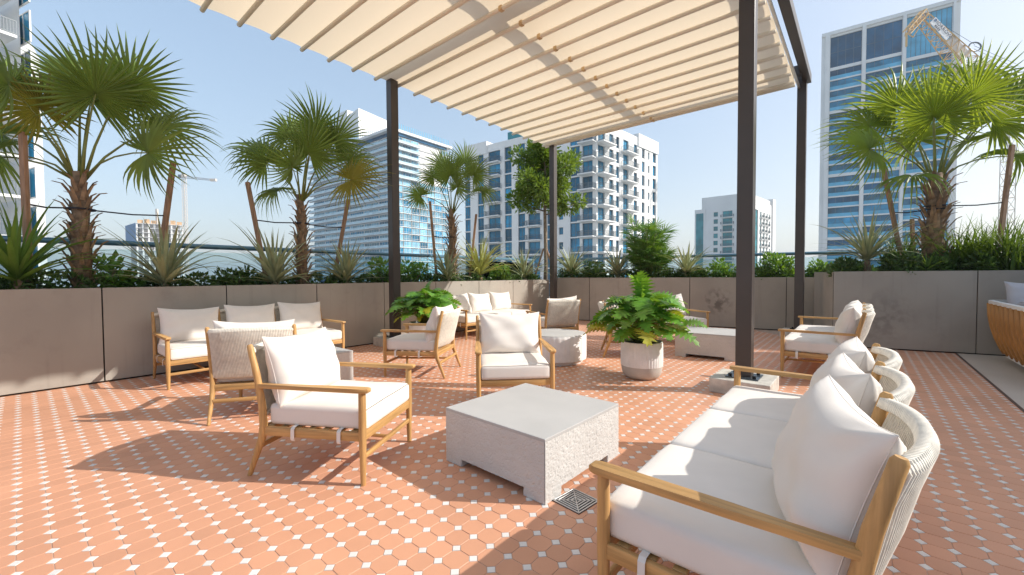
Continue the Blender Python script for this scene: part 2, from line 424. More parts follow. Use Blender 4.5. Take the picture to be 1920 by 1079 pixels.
planter('planter_wall', 'tall bronze grey planter on the right, standing forward of the back one', W3P, W3D, 6.5, H3, j3+[j3[0]+2.05], depth=1.9)

# ------------------------------------------------------------------ glass balustrade behind the planters
def balustrade(label, p, d, L, z):
    ang = math.atan2(d[1], d[0]); t = thing('glass_railing', label, 'railing', (p[0], p[1], 0), ang, 'glass railings behind the planters')
    m = MB(); m.tube([(0, 0, z), (L, 0, z)], .045, 10); m.build('handrail', 'rail', t, smooth=True)
    n = int(L/2.6)
    for i in range(n+1):
        m = MB(); m.box((L*i/n, 0, z/2-.02), (.05, .04, z-.04)); m.build('post', 'rail', t)
    for i in range(n):
        m = MB(); m.box((L*(i+.5)/n, 0, z/2+.25), (L/n-.08, .012, z-.7)); m.build('pane', 'clear', t)
N1 = Vector((-W1D.y, W1D.x)); N2 = Vector((-W2D.y, W2D.x)); N2 = N2 if N2.y > 0 else -N2
r1 = W1P + N1*1.55; balustrade('teal handrail with glass panes behind the long left planter', r1, W1D, W1L+1.2, 1.93)
r2 = K + N2*1.55 - W2D*.6; balustrade('teal handrail with glass panes behind the back planter', r2, W2D, 12., 1.93)

# ------------------------------------------------------------------ pergola with a stretched canopy
per = thing('pergola', 'tall dark steel pergola with a pleated cream canopy over the seating', 'pergola')
posts = {'A': st(4.82, -7.13), 'B': st(5.5, -1.05), 'C': st(10.2, -7.0), 'D': st(10.8, -1.03)}
pr = math.atan2(SA.y, SA.x)
for k, (x, y) in posts.items():
    top = {'A': 5.36, 'C': 5.36, 'B': 5.70, 'D': 5.70}[k]
    m = MB(); m.box((0, 0, (top+.18)/2), (.165, .165, top-.18), .006, seg=2); po = m.build('post', 'steel', per, loc=(x, y, 0), rz=pr)
    m = MB(); m.box((0, 0, .085), (.62, .62, .17), .01, seg=2)
    fo = m.build('footing', 'footing', per, loc=(x, y, 0), rz=pr)
    m = MB(); m.box((0, 0, .1775), (.34, .34, .014), .002); m.build('base_plate', 'plate', po)
    for sx in (-1, 1):
        for sy in (-1, 1):
            m = MB(); m.tube([(sx*.125, sy*.125, .184), (sx*.125, sy*.125, .215)], .02, 6); m.build('bolt', 'bolt', po)
CZ = 5.2; S0, S1, T0, T1 = -.06, 10.15, -7.20, -1.08; RS = .4573; RB = 1.77
def stbox(m, s0, s1, t0, t1, z0, z1, bev=0.):
    c = st((s0+s1)/2, (t0+t1)/2); m.box((c[0], c[1], (z0+z1)/2), (abs(s1-s0), abs(t1-t0), z1-z0), bev, rz=pr)
for nm, (s0, s1, t0, t1, z0, z1) in {'cross_beam': (4.86, 5.02, -7.2, -1.0, 5.40, 5.58), 'cross_beam.': (10.2, 10.36, -7.2, -1.0, 5.40, 5.58),
        'side_rail': (-.3, 10.9, -1.02, -.88, 5.42, 5.60), 'centre_rail': (-.3, 10.3, -4.05, -3.91, 5.42, 5.55)}.items():
    m = MB(); stbox(m, s0, s1, t0, t1, z0, z1, .004); m.build(nm.strip('.'), 'steel', per)
m = MB(); stbox(m, -.3, 10.8, -1.10, -1.06, 5.30, 5.34); m.build('guide_track', 'grate', per)
# fabric: scallops up between the rods
rods = [RB + RS*k for k in range(-4, 19)]; rods = [s for s in rods if s < S1-.1] + [S1]
fm = MB(); sub = 8; nt_ = 14; prof = []
for a, b in zip(rods, rods[1:]):
    for i in range(sub):
        u = i/sub; prof.append((a+(b-a)*u, .02*math.sin(math.pi*u)**.8))
prof.append((rods[-1], 0))
for (s, dz) in prof:
    for j in range(nt_+1):
        tt = T0 + (T1-T0)*j/nt_; x, y = st(s, tt)
        edge = .02*math.sin(s/RS*2*math.pi*.5) if j == nt_ else 0
        fm.v.append((x, y, CZ+dz*(1-.25*math.sin(j*1.7+s)*.3)+edge*.3))
nn = nt_+1
for i in range(len(prof)-1):
    for j in range(nt_): a = i*nn+j; fm.f.append([a, a+1, a+nn+1, a+nn])
canopy = fm.build('canopy', 'canvas', per, smooth=True)
for s in rods:
    m = MB(); a = st(s, T0-.04); b = st(s, T1-.01)
    m.tube([(a[0], a[1], CZ-.024), (b[0], b[1], CZ-.024)], .033, 10); m.build('rod', 'rod', canopy, smooth=True)
    c = st(s, -3.98); m = MB(); m.box((c[0], c[1], CZ-.026), (.075, .06, .066), .004, rz=pr); m.build('clip', 'clip', canopy)

# ------------------------------------------------------------------ chairs and sofas
def rbox(sx, sy, sz, r, n=10, crown=0., seed=0, wob=0.):
    m = MB(); rg = random.Random(seed); hx, hy, hz = sx/2, sy/2, sz/2
    idx = {}
    def vert(p):
        k = tuple(round(c, 5) for c in p)
        if k not in idx:
            q = Vector([max(-h+r, min(h-r, c)) for c, h in zip(p, (hx, hy, hz))]); d = Vector(p)-q
            if d.length > 1e-6: q = q + d.normalized()*r
            fx, fy = 1-(q.x/hx)**2, 1-(q.y/hy)**2
            q.z += crown*max(0, fx)**.5*max(0, fy)**.5*(1 if q.z > 0 else -.2)
            q.z += wob*math.sin(q.x*17+seed)*math.sin(q.y*13+seed*2)*(1 if q.z > 0 else 0)
            idx[k] = len(m.v); m.v.append(tuple(q))
        return idx[k]
    def lin(h, n): return [-h + 2*h*i/n for i in range(n+1)]
    def snap(h, n):
        l = lin(h, n); l = [-h, -h+r*.35, -h+r*.8] + [v for v in l if -h+r < v < h-r] + [h-r*.8, h-r*.35, h]; return l
    X, Y, Z = snap(hx, n), snap(hy, n), snap(hz, 4)
    for A, B, f in ((X, Y, lambda a, b, s: (a, b, s*hz)), (X, Z, lambda a, b, s: (a, s*hy, b)), (Y, Z, lambda a, b, s: (s*hx, a, b))):
        for s in (-1, 1):
            for i in range(len(A)-1):
                for j in range(len(B)-1):
                    q = [vert(f(A[i], B[j], s)), vert(f(A[i+1], B[j], s)), vert(f(A[i+1], B[j+1], s)), vert(f(A[i], B[j+1], s))]
                    m.f.append(q if s > 0 else q[::-1])
    return m
def pillow(w, h, t, seed):
    rg = random.Random(seed); m = MB(); nu, nv = 34, 26; ph = [rg.uniform(0, 6.3) for _ in range(8)]
    def pt(i, j, s):
        u, v = math.sin(math.pi/2*(-1+2*i/nu)), math.sin(math.pi/2*(-1+2*j/nv))
        au, av = abs(u), abs(v)
        x = w/2*u*(1-.075*(1-v*v)*au**3); z = h/2*v*(1-.09*(1-u*u)*av**3)
        th = (max(0, 1-au**3.2))**.5*(max(0, 1-av**3.2))**.5
        y = t/2*th*s*(1+.15*(-v))                       # fuller towards the bottom
        wr = 0
        for k in range(4):
            cu, cv = (1 if k & 1 else -1), (1 if k & 2 else -1); du, dv = u-cu, v-cv; rr = math.hypot(du, dv)
            an = math.atan2(dv, du); wr += math.exp(-rr*1.7)*math.sin(an*7+ph[k])*.015*min(1, rr*3)
        wr += .006*math.sin(v*9+u*3+ph[4])*(1-av)+.005*math.sin(u*7-v*4+ph[5])
        y += s*wr*min(1, th*2.2)
        z -= .012*(1-u*u)*(v > 0)*av
        return (x, y, z)
    for s in (1, -1):
        o = len(m.v)
        for i in range(nu+1):
            for j in range(nv+1): m.v.append(pt(i, j, s))
        for i in range(nu):
            for j in range(nv):
                a = o+i*(nv+1)+j; q = [a, a+nv+1, a+nv+2, a+1]; m.f.append(q if s < 0 else q[::-1])
    # welt round the seam
    ring = [pt(i, 0, 0) for i in range(nu+1)] + [pt(nu, j, 0) for j in range(1, nv+1)] + [pt(i, nv, 0) for i in range(nu-1, -1, -1)] + [pt(0, j, 0) for j in range(nv-1, 0, -1)]
    m.tube(ring+[ring[0]], .0022, 4, caps=False)
    return m
def strap_loop(m, x, y, zt, zb, sg, w=.028):
    # flat tie going over a side rail
    pts = [(x-sg*.03, zt+.012), (x+sg*.008, zt+.010), (x+sg*.022, zt-.004), (x+sg*.024, zb), (x+sg*.017, zb-.014)]
    o = len(m.v)
    for (px, pz) in pts:
        m.v += [(px, y-w/2, pz), (px, y+w/2, pz)]
    for i in range(len(pts)-1): a = o+2*i; m.f.append([a, a+1, a+3, a+2])
def seat_frame(t, W, mids, bulge, seed):
    """wood frame: +y is the front; W = distance between leg centres"""
    hx = W/2
    backs = [-hx] + mids + [hx]
    for sx in (-1, 1):
        m = MB(); m.tube([(sx*hx, .40, 0), (sx*hx, .40, .16), (sx*hx, .40, .34), (sx*hx, .40, .62)], [.0165, .021, .0255, .0235], 12)
        smooth_by_angle(m.build('leg', 'wood_z', t))
        m = MB(); ar = []
        for y, hw in ((-.385, .014), (-.37, .019), (-.18, .021), (-.05, .029), (.36, .034), (.43, .032), (.452, .022)): ar.append((sx*hx-hw, y))
        for y, hw in ((.452, .022), (.43, .032), (.36, .034), (-.05, .029), (-.18, .021), (-.37, .019), (-.385, .014)): ar.append((sx*hx+hw, y))
        m.prism(ar, .617, .645, .005); smooth_by_angle(m.build('arm', 'wood_y', t), 50)
        m = MB(); m.box((sx*hx, .03, .322), (.026, .72, .062), .006, seg=2); smooth_by_angle(m.build('seat_rail', 'wood_y', t))
    for x in backs:
        end = abs(abs(x)-hx) < .01
        pts = [(x, -.455, 0), (x, -.405, .13), (x, -.35, .27), (x, -.335, .36), (x, -.345, .50), (x, -.38, .70), (x, -.43, .90), (x, -.433, .912)]
        rr = [.0165, .021, .027, .028, .026, .024, .021, .014]
        m = MB(); m.tube(pts, rr, 12, ex=.85); smooth_by_angle(m.build('leg', 'wood_z', t))
    for y, z, hh, nm in ((.40, .322, .062, 'front_rail'), (-.345, .322, .062, 'back_rail'), (.40, .185, .032, 'stretcher'), (-.385, .205, .036, 'stretcher')):
        m = MB(); m.box((0, y, z), (W-.03, .024, hh), .006, seg=2); smooth_by_angle(m.build(nm, 'wood_x', t))
    for x in ([0] if not mids else [-W/3, 0, W/3]):
        m = MB(); m.tube([(x, -.40, .205), (x, .40, .185)], .014, 8); smooth_by_angle(m.build('stretcher', 'wood_y', t))
    for i in range(7):
        m = MB(); m.box((0, -.30+i*.105, .346), (W-.03, .05, .012), .002); m.build('slat', 'wood_x', t)
    # woven backs: one shell between each pair of back posts
    for a, b in zip(backs, backs[1:]):
        c, hw = (a+b)/2, (b-a)/2-.012
        def bow(u, z): 
            yb = -.335 - max(0, z-.42)*.19
            return yb - bulge*(1-u*u)**.8*(.35+.65*min(1, (z-.38)/.3))
        us = [-1+2*i/14 for i in range(15)]
        m = MB(); m.tube([(c+hw*u, bow(u, .868)-.002, .868+.012*(1-u*u)) for u in us], .0225, 10); smooth_by_angle(m.build('top_rail', 'rope', t), 60)
        m = MB(); m.tube([(c+hw*u, bow(u, .43), .43) for u in us], .015, 8); smooth_by_angle(m.build('lower_rail', 'rope', t), 60)
        m = MB(); nc = int(2*hw/.0125)
        for i in range(nc):
            u = -.985+1.97*i/(nc-1); x = c+hw*u; zt = .868+.012*(1-u*u)
            yb = bow(u, .868)
            pts = [(x, yb+.021, zt-.012), (x, yb+.012, zt+.021), (x, yb-.012, zt+.022), (x, yb-.025, zt-.004)]
            for z in (.77, .64, .52): pts.append((x, bow(u, z)-.012, z))
            pts += [(x, bow(u, .43)-.019, .43), (x, bow(u, .43), .412)]
            m.tube(pts, .0056, 5, caps=False)
        m.build('rope_back', 'rope', t, smooth=True)
def cushion_set(t, W, nseat, seed, turn=(0, 0, 0), ties=True):
    cw = (W-.03)/nseat
    for i in range(nseat):
        x = -W/2+.015+cw*(i+.5)
        m = rbox(cw-.006, .735, .145, .032, 10, .014, seed+i, .003); M = Matrix.Translation((x, .055, .428))
        for k, v in enumerate(m.v): m.v[k] = tuple(M @ Vector(v))
        o = m.build('seat_cushion', 'fabric', t, smooth=True)
        pw = min(cw+.02, .70); rg = random.Random(seed*5+i)
        pm = pillow(pw, .50, .25, seed*3+i)
        M = Matrix.Translation((x+rg.uniform(-.015, .015), -.275+rg.uniform(-.015, .015), .715)) @ Matrix.Rotation(R(turn[i]), 4, 'Z') @ Matrix.Rotation(R(15+rg.uniform(-3, 3)), 4, 'X') @ Matrix.Rotation(R(rg.uniform(-3, 3)), 4, 'Y') @ Matrix.Rotation(R(rg.uniform(-3, 3)), 4, 'Z')
        for k, v in enumerate(pm.v): pm.v[k] = tuple(M @ Vector(v))
        pm.build('back_cushion', 'fabric', t, smooth=True)
    if ties:
        for sx in (-1, 1):
            for y in (.24, -.10):
                m = MB(); strap_loop(m, sx*(W/2), y, .353, .285, sx); m.build('tie', 'fabric', t)
def place(mid, face, off):
    """position so that the point `off` metres ahead of the origin is mid"""
    f = Vector(face).normalized(); p = Vector(mid) - f*off
    return (p.x, p.y, 0), math.atan2(-f.x, f.y)
chairs = [
    ((-.925, 3.06), (.985, -.171), .40, 'teak armchair with cream cushions in the foreground, turned side-on to the near stone table'),
    ((-2.46, 3.87), (-.275, .96), -.50, 'teak armchair seen from behind with open rope back, facing the left sofa'),
    ((-1.69, 6.04), (-.985, .17), .40, 'teak armchair in profile facing left, in front of the pot by the wall'),
    ((.035, 4.04), (.093, -.995), .42, 'teak armchair facing the camera just behind the near stone table'),
    ((1.04, 7.93), (-.43, .90), -.50, 'teak armchair seen from behind beyond the round drum table'),
    ((1.58, 7.28), (.986, -.167), -.46, 'teak armchair mostly hidden behind the large potted plant'),
    ((3.56, 8.14), (.30, -.95), .42, 'teak armchair facing the camera behind the low rectangular stone block at the back'),
]
proto = None
for i, (mid, face, off, lab) in enumerate(chairs):
    loc, rz = place(mid, face, off)
    t = thing('armchair', lab, 'armchair', loc, rz, 'teak and rope lounge armchairs')
    if proto is None:
        seat_frame(t, .73, [], .085, 1); proto = list(t.children)
    else:
        for c in proto:
            k = c.copy(); sc.collection.objects.link(k); k.parent = t
    cushion_set(t, .73, 1, 10+i)
sofas = [
    (st(2.26, -6.45), SQ, 'teak three-seat sofa with cream cushions against the left planter'),
    (st(7.26, -6.45), SQ, 'teak three-seat sofa with cream cushions at the back beside the potted plant'),
    (st(7.66, -.82), -SQ, 'teak three-seat sofa standing end-on beside the right-hand planter'),
    (st(2.55, -.77), -SQ, 'large teak three-seat sofa in the right foreground with rope-wrapped curved backs'),
]
SW = 2.24; sproto = None
for i, (mid, face, lab) in enumerate(sofas):
    loc, rz = place(mid, face, .42)
    t = thing('sofa', lab, 'sofa', loc, rz, 'teak and rope sofas')
    if sproto is None:
        seat_frame(t, SW, [-SW/6, SW/6], .085, 3); sproto = list(t.children)
    else:
        for c in sproto:
            k = c.copy(); sc.collection.objects.link(k); k.parent = t
    cushion_set(t, SW, 3, 40+i*7, (17, 10, 4) if i == 3 else (0, 0, 0))

# ------------------------------------------------------------------ tables
def block_table(label, c, dirv, L, W, h, cell=.016):
    t = thing('coffee_table', label, 'coffee table', (c[0], c[1], 0), math.atan2(dirv[1], dirv[0]), 'cast stone block tables')
    lg, rc = .17*L/.92, .055
    m = MB()
    # body with a low arch between the corner feet on every side
    prof = [(-L/2, 0), (-L/2+lg, 0), (-L/2+lg, rc*.8), (-L/2+lg+.012, rc), (L/2-lg-.012, rc), (L/2-lg, rc*.8), (L/2-lg, 0), (L/2, 0), (L/2, h-.02), (-L/2, h-.02)]
    rg = random.Random(3)
    m.box((0, 0, (h-.02+rc)/2), (L, W, h-.02-rc), .006, seg=2)
    for sx in (-1, 1):
        for sy in (-1, 1): m.box((sx*(L/2-lg/2), sy*(W/2-lg/2), rc/2+.002), (lg-.001, lg-.001, rc+.004), .004)
    m.build('body', 'stone', t)
    def skin(ux, uy, nx, ny, Lf, off):
        m = MB(); nxs, nzs = int(Lf/cell), int((h-.02)/cell); idx = {}
        def vt(i, j):
            if (i, j) not in idx:
                u = -Lf/2 + Lf*i/nxs; z = (h-.022)*j/nzs; p = Vector((ux*u+nx*off, uy*u+ny*off, z)); q = p+Vector((c[0]*3, c[1]*5, 0))
                d = .002*mnoise.noise(q*30) + .0036*min(0, mnoise.noise(q*75)+.15)*2 + .0011*mnoise.noise(q*140)
                e_ = min(1, (Lf/2-abs(u))/.012, z/.012+.3); d = d*e_ + .0035
                idx[(i, j)] = len(m.v); m.v.append((p.x+nx*d, p.y+ny*d, z+.003))
            return idx[(i, j)]
        for i in range(nxs):
            um = -Lf/2+Lf*(i+.5)/nxs
            for j in range(nzs):
                zm = (h-.022)*(j+.5)/nzs
                if abs(um) < Lf/2-lg+.004 and zm < rc-.002: continue
                m.f.append([vt(i, j), vt(i+1, j), vt(i+1, j+1), vt(i, j+1)])
        m.build('side_face', 'stone', t)
    skin(1, 0, 0, -1, L, W/2); skin(-1, 0, 0, 1, L, W/2); skin(0, 1, 1, 0, W, L/2); skin(0, -1, -1, 0, W, L/2)
    m = MB(); m.box((0, 0, h-.011), (L+.007, W+.007, .022), .004, seg=2); m.build('top', 'stonetop', t)
    return t
block_table('square cast stone coffee table with pitted sides in the middle of the terrace', (.155, 3.10), (.667, .745), .92, .92, .40, .0075)
block_table('low square stone block table at the back between the potted plant and the post', (3.41, 7.14), (.82, -.57), .92, .92, .41)
block_table('pale stone table half hidden between the left armchairs and the left sofa', (-2.74, 5.40), (SA.x, SA.y), .90, .90, .40)
rt = thing('drum_table', 'round white drum table standing behind the camera-facing armchair', 'table', (.70, 6.68, 0))
m = MB(); m.lathe([(.455, .05, 0), (.485, .06), (.488, .10), (.488, .40), (.485, .435), (.478, .448, 0)], 144, rib=.0035, nrib=36)
smooth_by_angle(m.build('drum', 'pot', rt))
m = MB(); m.lathe([(.0, 0), (.425, 0), (.43, .012), (.43, .055)], 64); m.build('plinth', 'pot', rt, smooth=True)
m = MB(); m.lathe([(.480, .446), (.474, .456), (.46, .459), (0, .459)], 96); smooth_by_angle(m.build('top', 'stonetop', rt))

# ------------------------------------------------------------------ floor drain
dr = thing('floor_drain', 'square steel floor drain grate with concentric slots beside the stone table', 'drain', ((.248+.513)/2+.003, 2.494, .0), math.atan2(.745, .667)-R(5))
S = .205
m = MB(); m.box((0, 0, .0015), (S, S, .003)); m.build('pan', 'dark', dr)  # black plate, its colour painting the shaded recess under the bars
for k in range(6):
    q = S/2 - .006 - k*.0185
    if q < .01: break
    for i in range(4):
        m = MB(); m.box((0, q, .0055), (2*q+.008, .0085, .005), .0008); o = m.build('bar', 'grate', dr); o.rotation_euler = (0, 0, i*math.pi/2)
for i in range(2):
    m = MB(); m.box((0, 0, .0062), (S*1.34, .006, .004)); o = m.build('rib', 'grate', dr); o.rotation_euler = (0, 0, math.pi/4+i*math.pi/2)

# ------------------------------------------------------------------ daybed on the right
db = thing('daybed', 'round-sided wooden slat daybed with white rims and grey cushions at the right edge', 'daybed', (*st(8.75, 2.55), 0), pr)
Ld, Wd = 2.75, 2.0
def perim(inset, n):
    hx, hy, r = Ld/2-inset, Wd/2-inset, .35
    pts = []
    for cx, cy, a0 in ((hx-r, hy-r, 0), (-hx+r, hy-r, 90), (-hx+r, -hy+r, 180), (hx-r, -hy+r, 270)):
        for i in range(n): a = R(a0+90*i/(n-1)); pts.append((cx+r*math.cos(a), cy+r*math.sin(a), a))
    return pts
for nm, ins, z, hh in (('top_rim', 0., .925, .05), ('base_rim', .17, .125, .05)):
    p = perim(ins, 8); m = MB(); N = len(p)
    for (x, y, a) in p:
        for dx, dz in ((.03, -hh/2), (.03, hh/2), (-.03, hh/2), (-.03, -hh/2)): m.v.append((x+dx*math.cos(a), y+dx*math.sin(a), z+dz))
    for i in range(N):
        for k in range(4): a = i*4+k; b = i*4+(k+1) % 4; c = ((i+1) % N)*4; m.f.append([a, b, c+(k+1) % 4, c+k])
    smooth_by_angle(m.build(nm, 'white', db))
pp = perim(0., 12); seg = []
for i in range(len(pp)):
    a, b = Vector(pp[i][:2]), Vector(pp[(i+1) % len(pp)][:2]); seg.append((a, b, (b-a).length))
tot = sum(s[2] for s in seg); step = .26; d = 0; slm = MB()
zs = [.14, .24, .38, .54, .72, .91]
slm.tube([(0, -.17*(1-(z-.14)/(.91-.14))**2.1, z) for z in zs], .05, 10, ex=.8)
slme = slm.mesh('slat', 'daywood', True)
while d < tot:
    q = d
    for a, b, L_ in seg:
        if q <= L_: break
        q -= L_
    p = a+(b-a)*(q/L_ if L_ else 0); dirv = (b-a).normalized(); nrm = Vector((dirv.y, -dirv.x))
    inst('slat', slme, db, (p.x, p.y, 0), math.atan2(nrm.y, nrm.x)-math.pi/2); d += step
for x in (-.95, -.35, .35, .95):
    for y in (-.66, .66):
        m = MB(); m.tube([(x, y, 0), (x, y, .10)], .03, 12); m.build('foot', 'white', db, smooth=True)
m = rbox(Ld-.5, Wd-.5, .2, .07, 8, .02); 
for k, v in enumerate(m.v): m.v[k] = (v[0], v[1], v[2]+.86)
m.build('mattress', 'greycush', db, smooth=True)
m = MB(); m.prism([(x, y) for x, y, a in perim(.27, 6)], .12, .90); m.build('gap_shade_core', 'dark', db)  # added black inner box, painting the shade seen between the slats
for k, (x, y) in enumerate([(-1.0, -.72), (-.35, -.75), (.35, -.75), (1.0, -.72), (1.08, -.05), (1.08, .55)]):
    m = pillow(.62, .5, .26, 90+k); M = Matrix.Translation((x, y, 1.0)) @ Matrix.Rotation(0 if k < 4 else math.pi/2, 4, 'Z') @ Matrix.Rotation(R(12), 4, 'X')
    for q, v in enumerate(m.v): m.v[q] = tuple(M @ Vector(v))
    m.build('cushion', 'greycush', db, smooth=True)

# ------------------------------------------------------------------ leaves
def strip_leaf(L, wd, curve, fold=.25, n=6, tip=1.6, twist=0.):
    """blade along +x rising in z, arching down by curve (radians over the length)"""
    m = MB(); x = z = 0.; a = curve*.35; pts = []
    for i in range(n+1):
        u = i/n; pts.append((x, z, a)); a -= curve*1.0/n*(.4+1.2*u); x += math.cos(a)*L/n; z += math.sin(a)*L/n
    for i, (x, z, a) in enumerate(pts):
        u = i/n; hw = wd/2*(min(1, .55+u*2.2))*(1-u**tip)
        nx, nz = -math.sin(a), math.cos(a)
        m.v += [(x+nx*hw*fold, -hw, z+nz*hw*fold), (x, 0, z), (x+nx*hw*fold, hw, z+nz*hw*fold)]
    for i in range(n):
        a = 3*i; m.f += [[a, a+1, a+4, a+3], [a+1, a+2, a+5, a+4]]
    return m
def fan_leaf(Rr, n, spread, droop, seed, wmax=.041):
    """palm fan in the xy plane, stalk comes from -x, normal +z"""
    rg = random.Random(seed); m = MB(); ns = 6
    for k in range(n):
        th = -spread/2 + spread*k/(n-1) + rg.uniform(-.02, .02)
        L = Rr*(.78+.22*math.cos(th*.55))*rg.uniform(.82, 1.07)
        dr = droop*rg.uniform(.6, 1.5); cone = .22
        ct, s_ = math.cos(th), math.sin(th); o = len(m.v)
        for i in range(ns+1):
            u = i/ns; r = L*u
            wdt = wmax*(Rr/.85)*[.1, .5, .95, .92, .66, .34, .02][i]
            z = cone*r*(1-u*.5) - dr*L*u**2.6*.6 ; r2 = r*(1-.12*dr*u*u)
            fold = .55*wdt
            for sg, dz in ((-1, -fold*.5), (0, fold*.5), (1, -fold*.5)):
                m.v.append((ct*r2 - s_*sg*wdt/2, s_*r2 + ct*sg*wdt/2, z+dz))
        for i in range(ns):
            a = o+3*i; m.f += [[a, a+1, a+4, a+3], [a+1, a+2, a+5, a+4]]
    return m
FANS = {}
def fans(mname):
    if mname not in FANS: FANS[mname] = [fan_leaf(.85, 38, R(sp_), dp, 20+i).mesh('frond_blade', mname) for i, (sp_, dp) in enumerate(((300, .4), (280, .65), (310, .8), (250, 1.15)))]
    return FANS[mname]
def frame_from(d, up=Vector((0, 0, 1))):
    d = d.normalized(); y = up.cross(d)
    if y.length < 1e-3: y = Vector((0, 1, 0))
    y.normalize(); z = d.cross(y); return Matrix((d, y, z)).transposed().to_4x4()
def palm(label, base, ztop, rt_, fr, mname, seed, zsoil):
    """fr: list of (azimuth deg relative to +x, elevation deg, petiole length, scale, pitch of blade deg)"""
    rg = random.Random(seed); bx, by = base
    t = thing('fan_palm', label, 'palm', (bx, by, zsoil), 0, 'staked fan palms in the planters')
    hh = ztop - zsoil; m = MB(); n = 9
    m.tube([(.02*math.sin(i*1.3), .02*math.cos(i*1.7), -.1+(hh+.1)*i/n) for i in range(n+1)], [rt_*(1.1-.45*(i/n)**1.5)*(1+.08*math.sin(i*2.1)) for i in range(n+1)], 14)
    m.build('trunk', 'bark', t, smooth=True)
    # old leaf bases wrapped round the trunk
    bm_ = []
    for v in range(3):
        q = MB(); L = .26*rt_/.13
        w0 = .085*rt_/.13
        for i, (u, wv, o_) in enumerate(((0, 1, .0), (.45, .8, .03), (.8, .5, .055), (1, .28, .10+.03*v))):
            q.v += [(o_*L/.26, -w0/2*wv, u*L), (o_*L/.26+.018, 0, u*L), (o_*L/.26, w0/2*wv, u*L)]
        for i in range(3): a = 3*i; q.f += [[a, a+1, a+4, a+3], [a+1, a+2, a+5, a+4]]
        q.f += [[9, 10, 11]]
        bm_.append(q.mesh('leaf_base', 'boot'))
    nb = int(58*hh/1.4)
    for k in range(nb):
        z = hh*(.02+.86*k/nb); a = k*2.399+rg.uniform(-.3, .3); r = rt_*(1.1-.45*(z/hh)**1.5)*.93
        M = Matrix.Translation((r*math.cos(a), r*math.sin(a), z)) @ Matrix.Rotation(a, 4, 'Z') @ Matrix.Rotation(R(rg.uniform(2, 20)), 4, 'Y') @ Matrix.Scale(rg.uniform(.75, 1.2), 4)
        inst('leaf_base', bm_[k % 3], t, M=M)
    for (dx, dy, dz, scl, face, vi) in fr:
        hub = Vector((dx, dy, hh+dz)); out = Vector((dx, dy, 0)); out = out.normalized() if out.length > .05 else Vector((.2, 1, 0))
        p0 = Vector((0, 0, hh-.06)) + out*rt_*.45; ch = hub-p0
        p1 = p0 + ch*.5 + Vector((0, 0, .10*ch.length))
        q = MB(); q.tube([p0-Vector((0, 0, .06)), p0.lerp(p1, .5)+Vector((0, 0, .03)), p1, p1.lerp(hub, .55)+Vector((0, 0, .02)), hub], [.022*scl, .015*scl, .012*scl, .010*scl, .009*scl], 6)
        o = q.build('frond', 'petiole', t, smooth=True)
        d2 = (hub-p1).normalized(); nrm = (Vector((-bx, -by, 0)).normalized()*face + Vector((0, 0, 1))*(1-face*.8) + out*.25 + rvec(rg)*.18).normalized()
        nrm = (nrm - d2*nrm.dot(d2)).normalized(); y_ = nrm.cross(d2)
        M = Matrix.Translation(hub) @ Matrix((d2, y_, nrm)).transposed().to_4x4() @ Matrix.Rotation(rg.uniform(-.2, .2), 4, 'Z') @ Matrix.Scale(scl, 4)
        inst('blade', fans(mname if not (vi >= 4) else 'leaf_palm_o')[vi % 4], o, M=M)
    return t
def rvec(rg):
    while True:
        v = Vector((rg.uniform(-1, 1), rg.uniform(-1, 1), rg.uniform(-1, 1)))
        if .05 < v.length < 1: return v.normalized()
def in_planter(px, off, which):
    p, d, nn = {1: (W1P, W1D, N1), 2: (K, W2D, N2), 3: (W3P, W3D, Vector((.456, .89)))}[which]
    q = Vector(p)+nn*off; return line_col(px, q, d)[1]
b1 = in_planter(155, .62, 1); b2 = in_planter(567, .55, 1); b3 = in_planter(848, .6, 1); b4 = in_planter(1750, .75, 3)
palm('biggest fan palm at the far left, its crown reaching the frame edge', b1, zrow(155, 322, b1[1]), .105, [(1.04, -.1, .22, .95, .9, 0), (.36, -.1, 1.0, 1.1, .75, 0), (-.12, -.35, .72, .9, .6, 6), (-.78, -.2, .98, 1.1, .6, 1), (-1.15, .1, .55, 1.05, .6, 2), (-.45, .5, 1.35, 1.1, .5, 0), (.15, .6, 1.35, 1.05, .5, 1), (-.65, -.4, .15, .9, .7, 3), (.75, .5, .75, 1.0, .5, 2), (-.1, .3, 1.1, 1.1, .45, 0), (-1.3, -.3, .1, .95, .8, 3), (.55, .2, 1.25, 1., .6, 0), (-.2, -.6, .9, .9, .5, 1)], 'leaf_palm', 1, H1-.1)
palm('fan palm standing left of the white balcony tower', b2, zrow(567, 365, b2[1]), .095, [(.30, -.25, .70, .98, .95, 0), (-.58, -.1, .58, .95, .75, 1), (1.0, -.1, .24, .95, .9, 4), (-.05, .5, 1.15, 1.05, .45, 0), (.55, .3, 1.1, 1.0, .5, 0), (-.5, .1, .08, .75, .4, 3), (-.85, .2, .85, .95, .6, 2), (-.3, .3, 1.2, 1.0, .5, 1), (.75, .45, .75, .95, .5, 2), (.1, -.5, .4, .8, .6, 2), (.25, .1, 1.25, 1., .4, 0)], 'leaf_palm', 2, H1-.1)
palm('small fan palm between the pergola post and the blue-windowed apartment block', b3, zrow(848, 392, b3[1]), .10, [(.0, -.2, .82, .85, .85, 0), (-.78, -.1, .32, .72, .7, 1), (.58, -.05, .85, .82, .75, 1), (-.25, .3, 1.15, .85, .5, 0), (.32, .3, 1.25, .85, .5, 0), (-.5, .2, .85, .8, .6, 2), (.2, -.3, .5, .7, .6, 2), (.75, .3, .5, .72, .5, 3)], 'leaf_palm', 3, H1-.1)
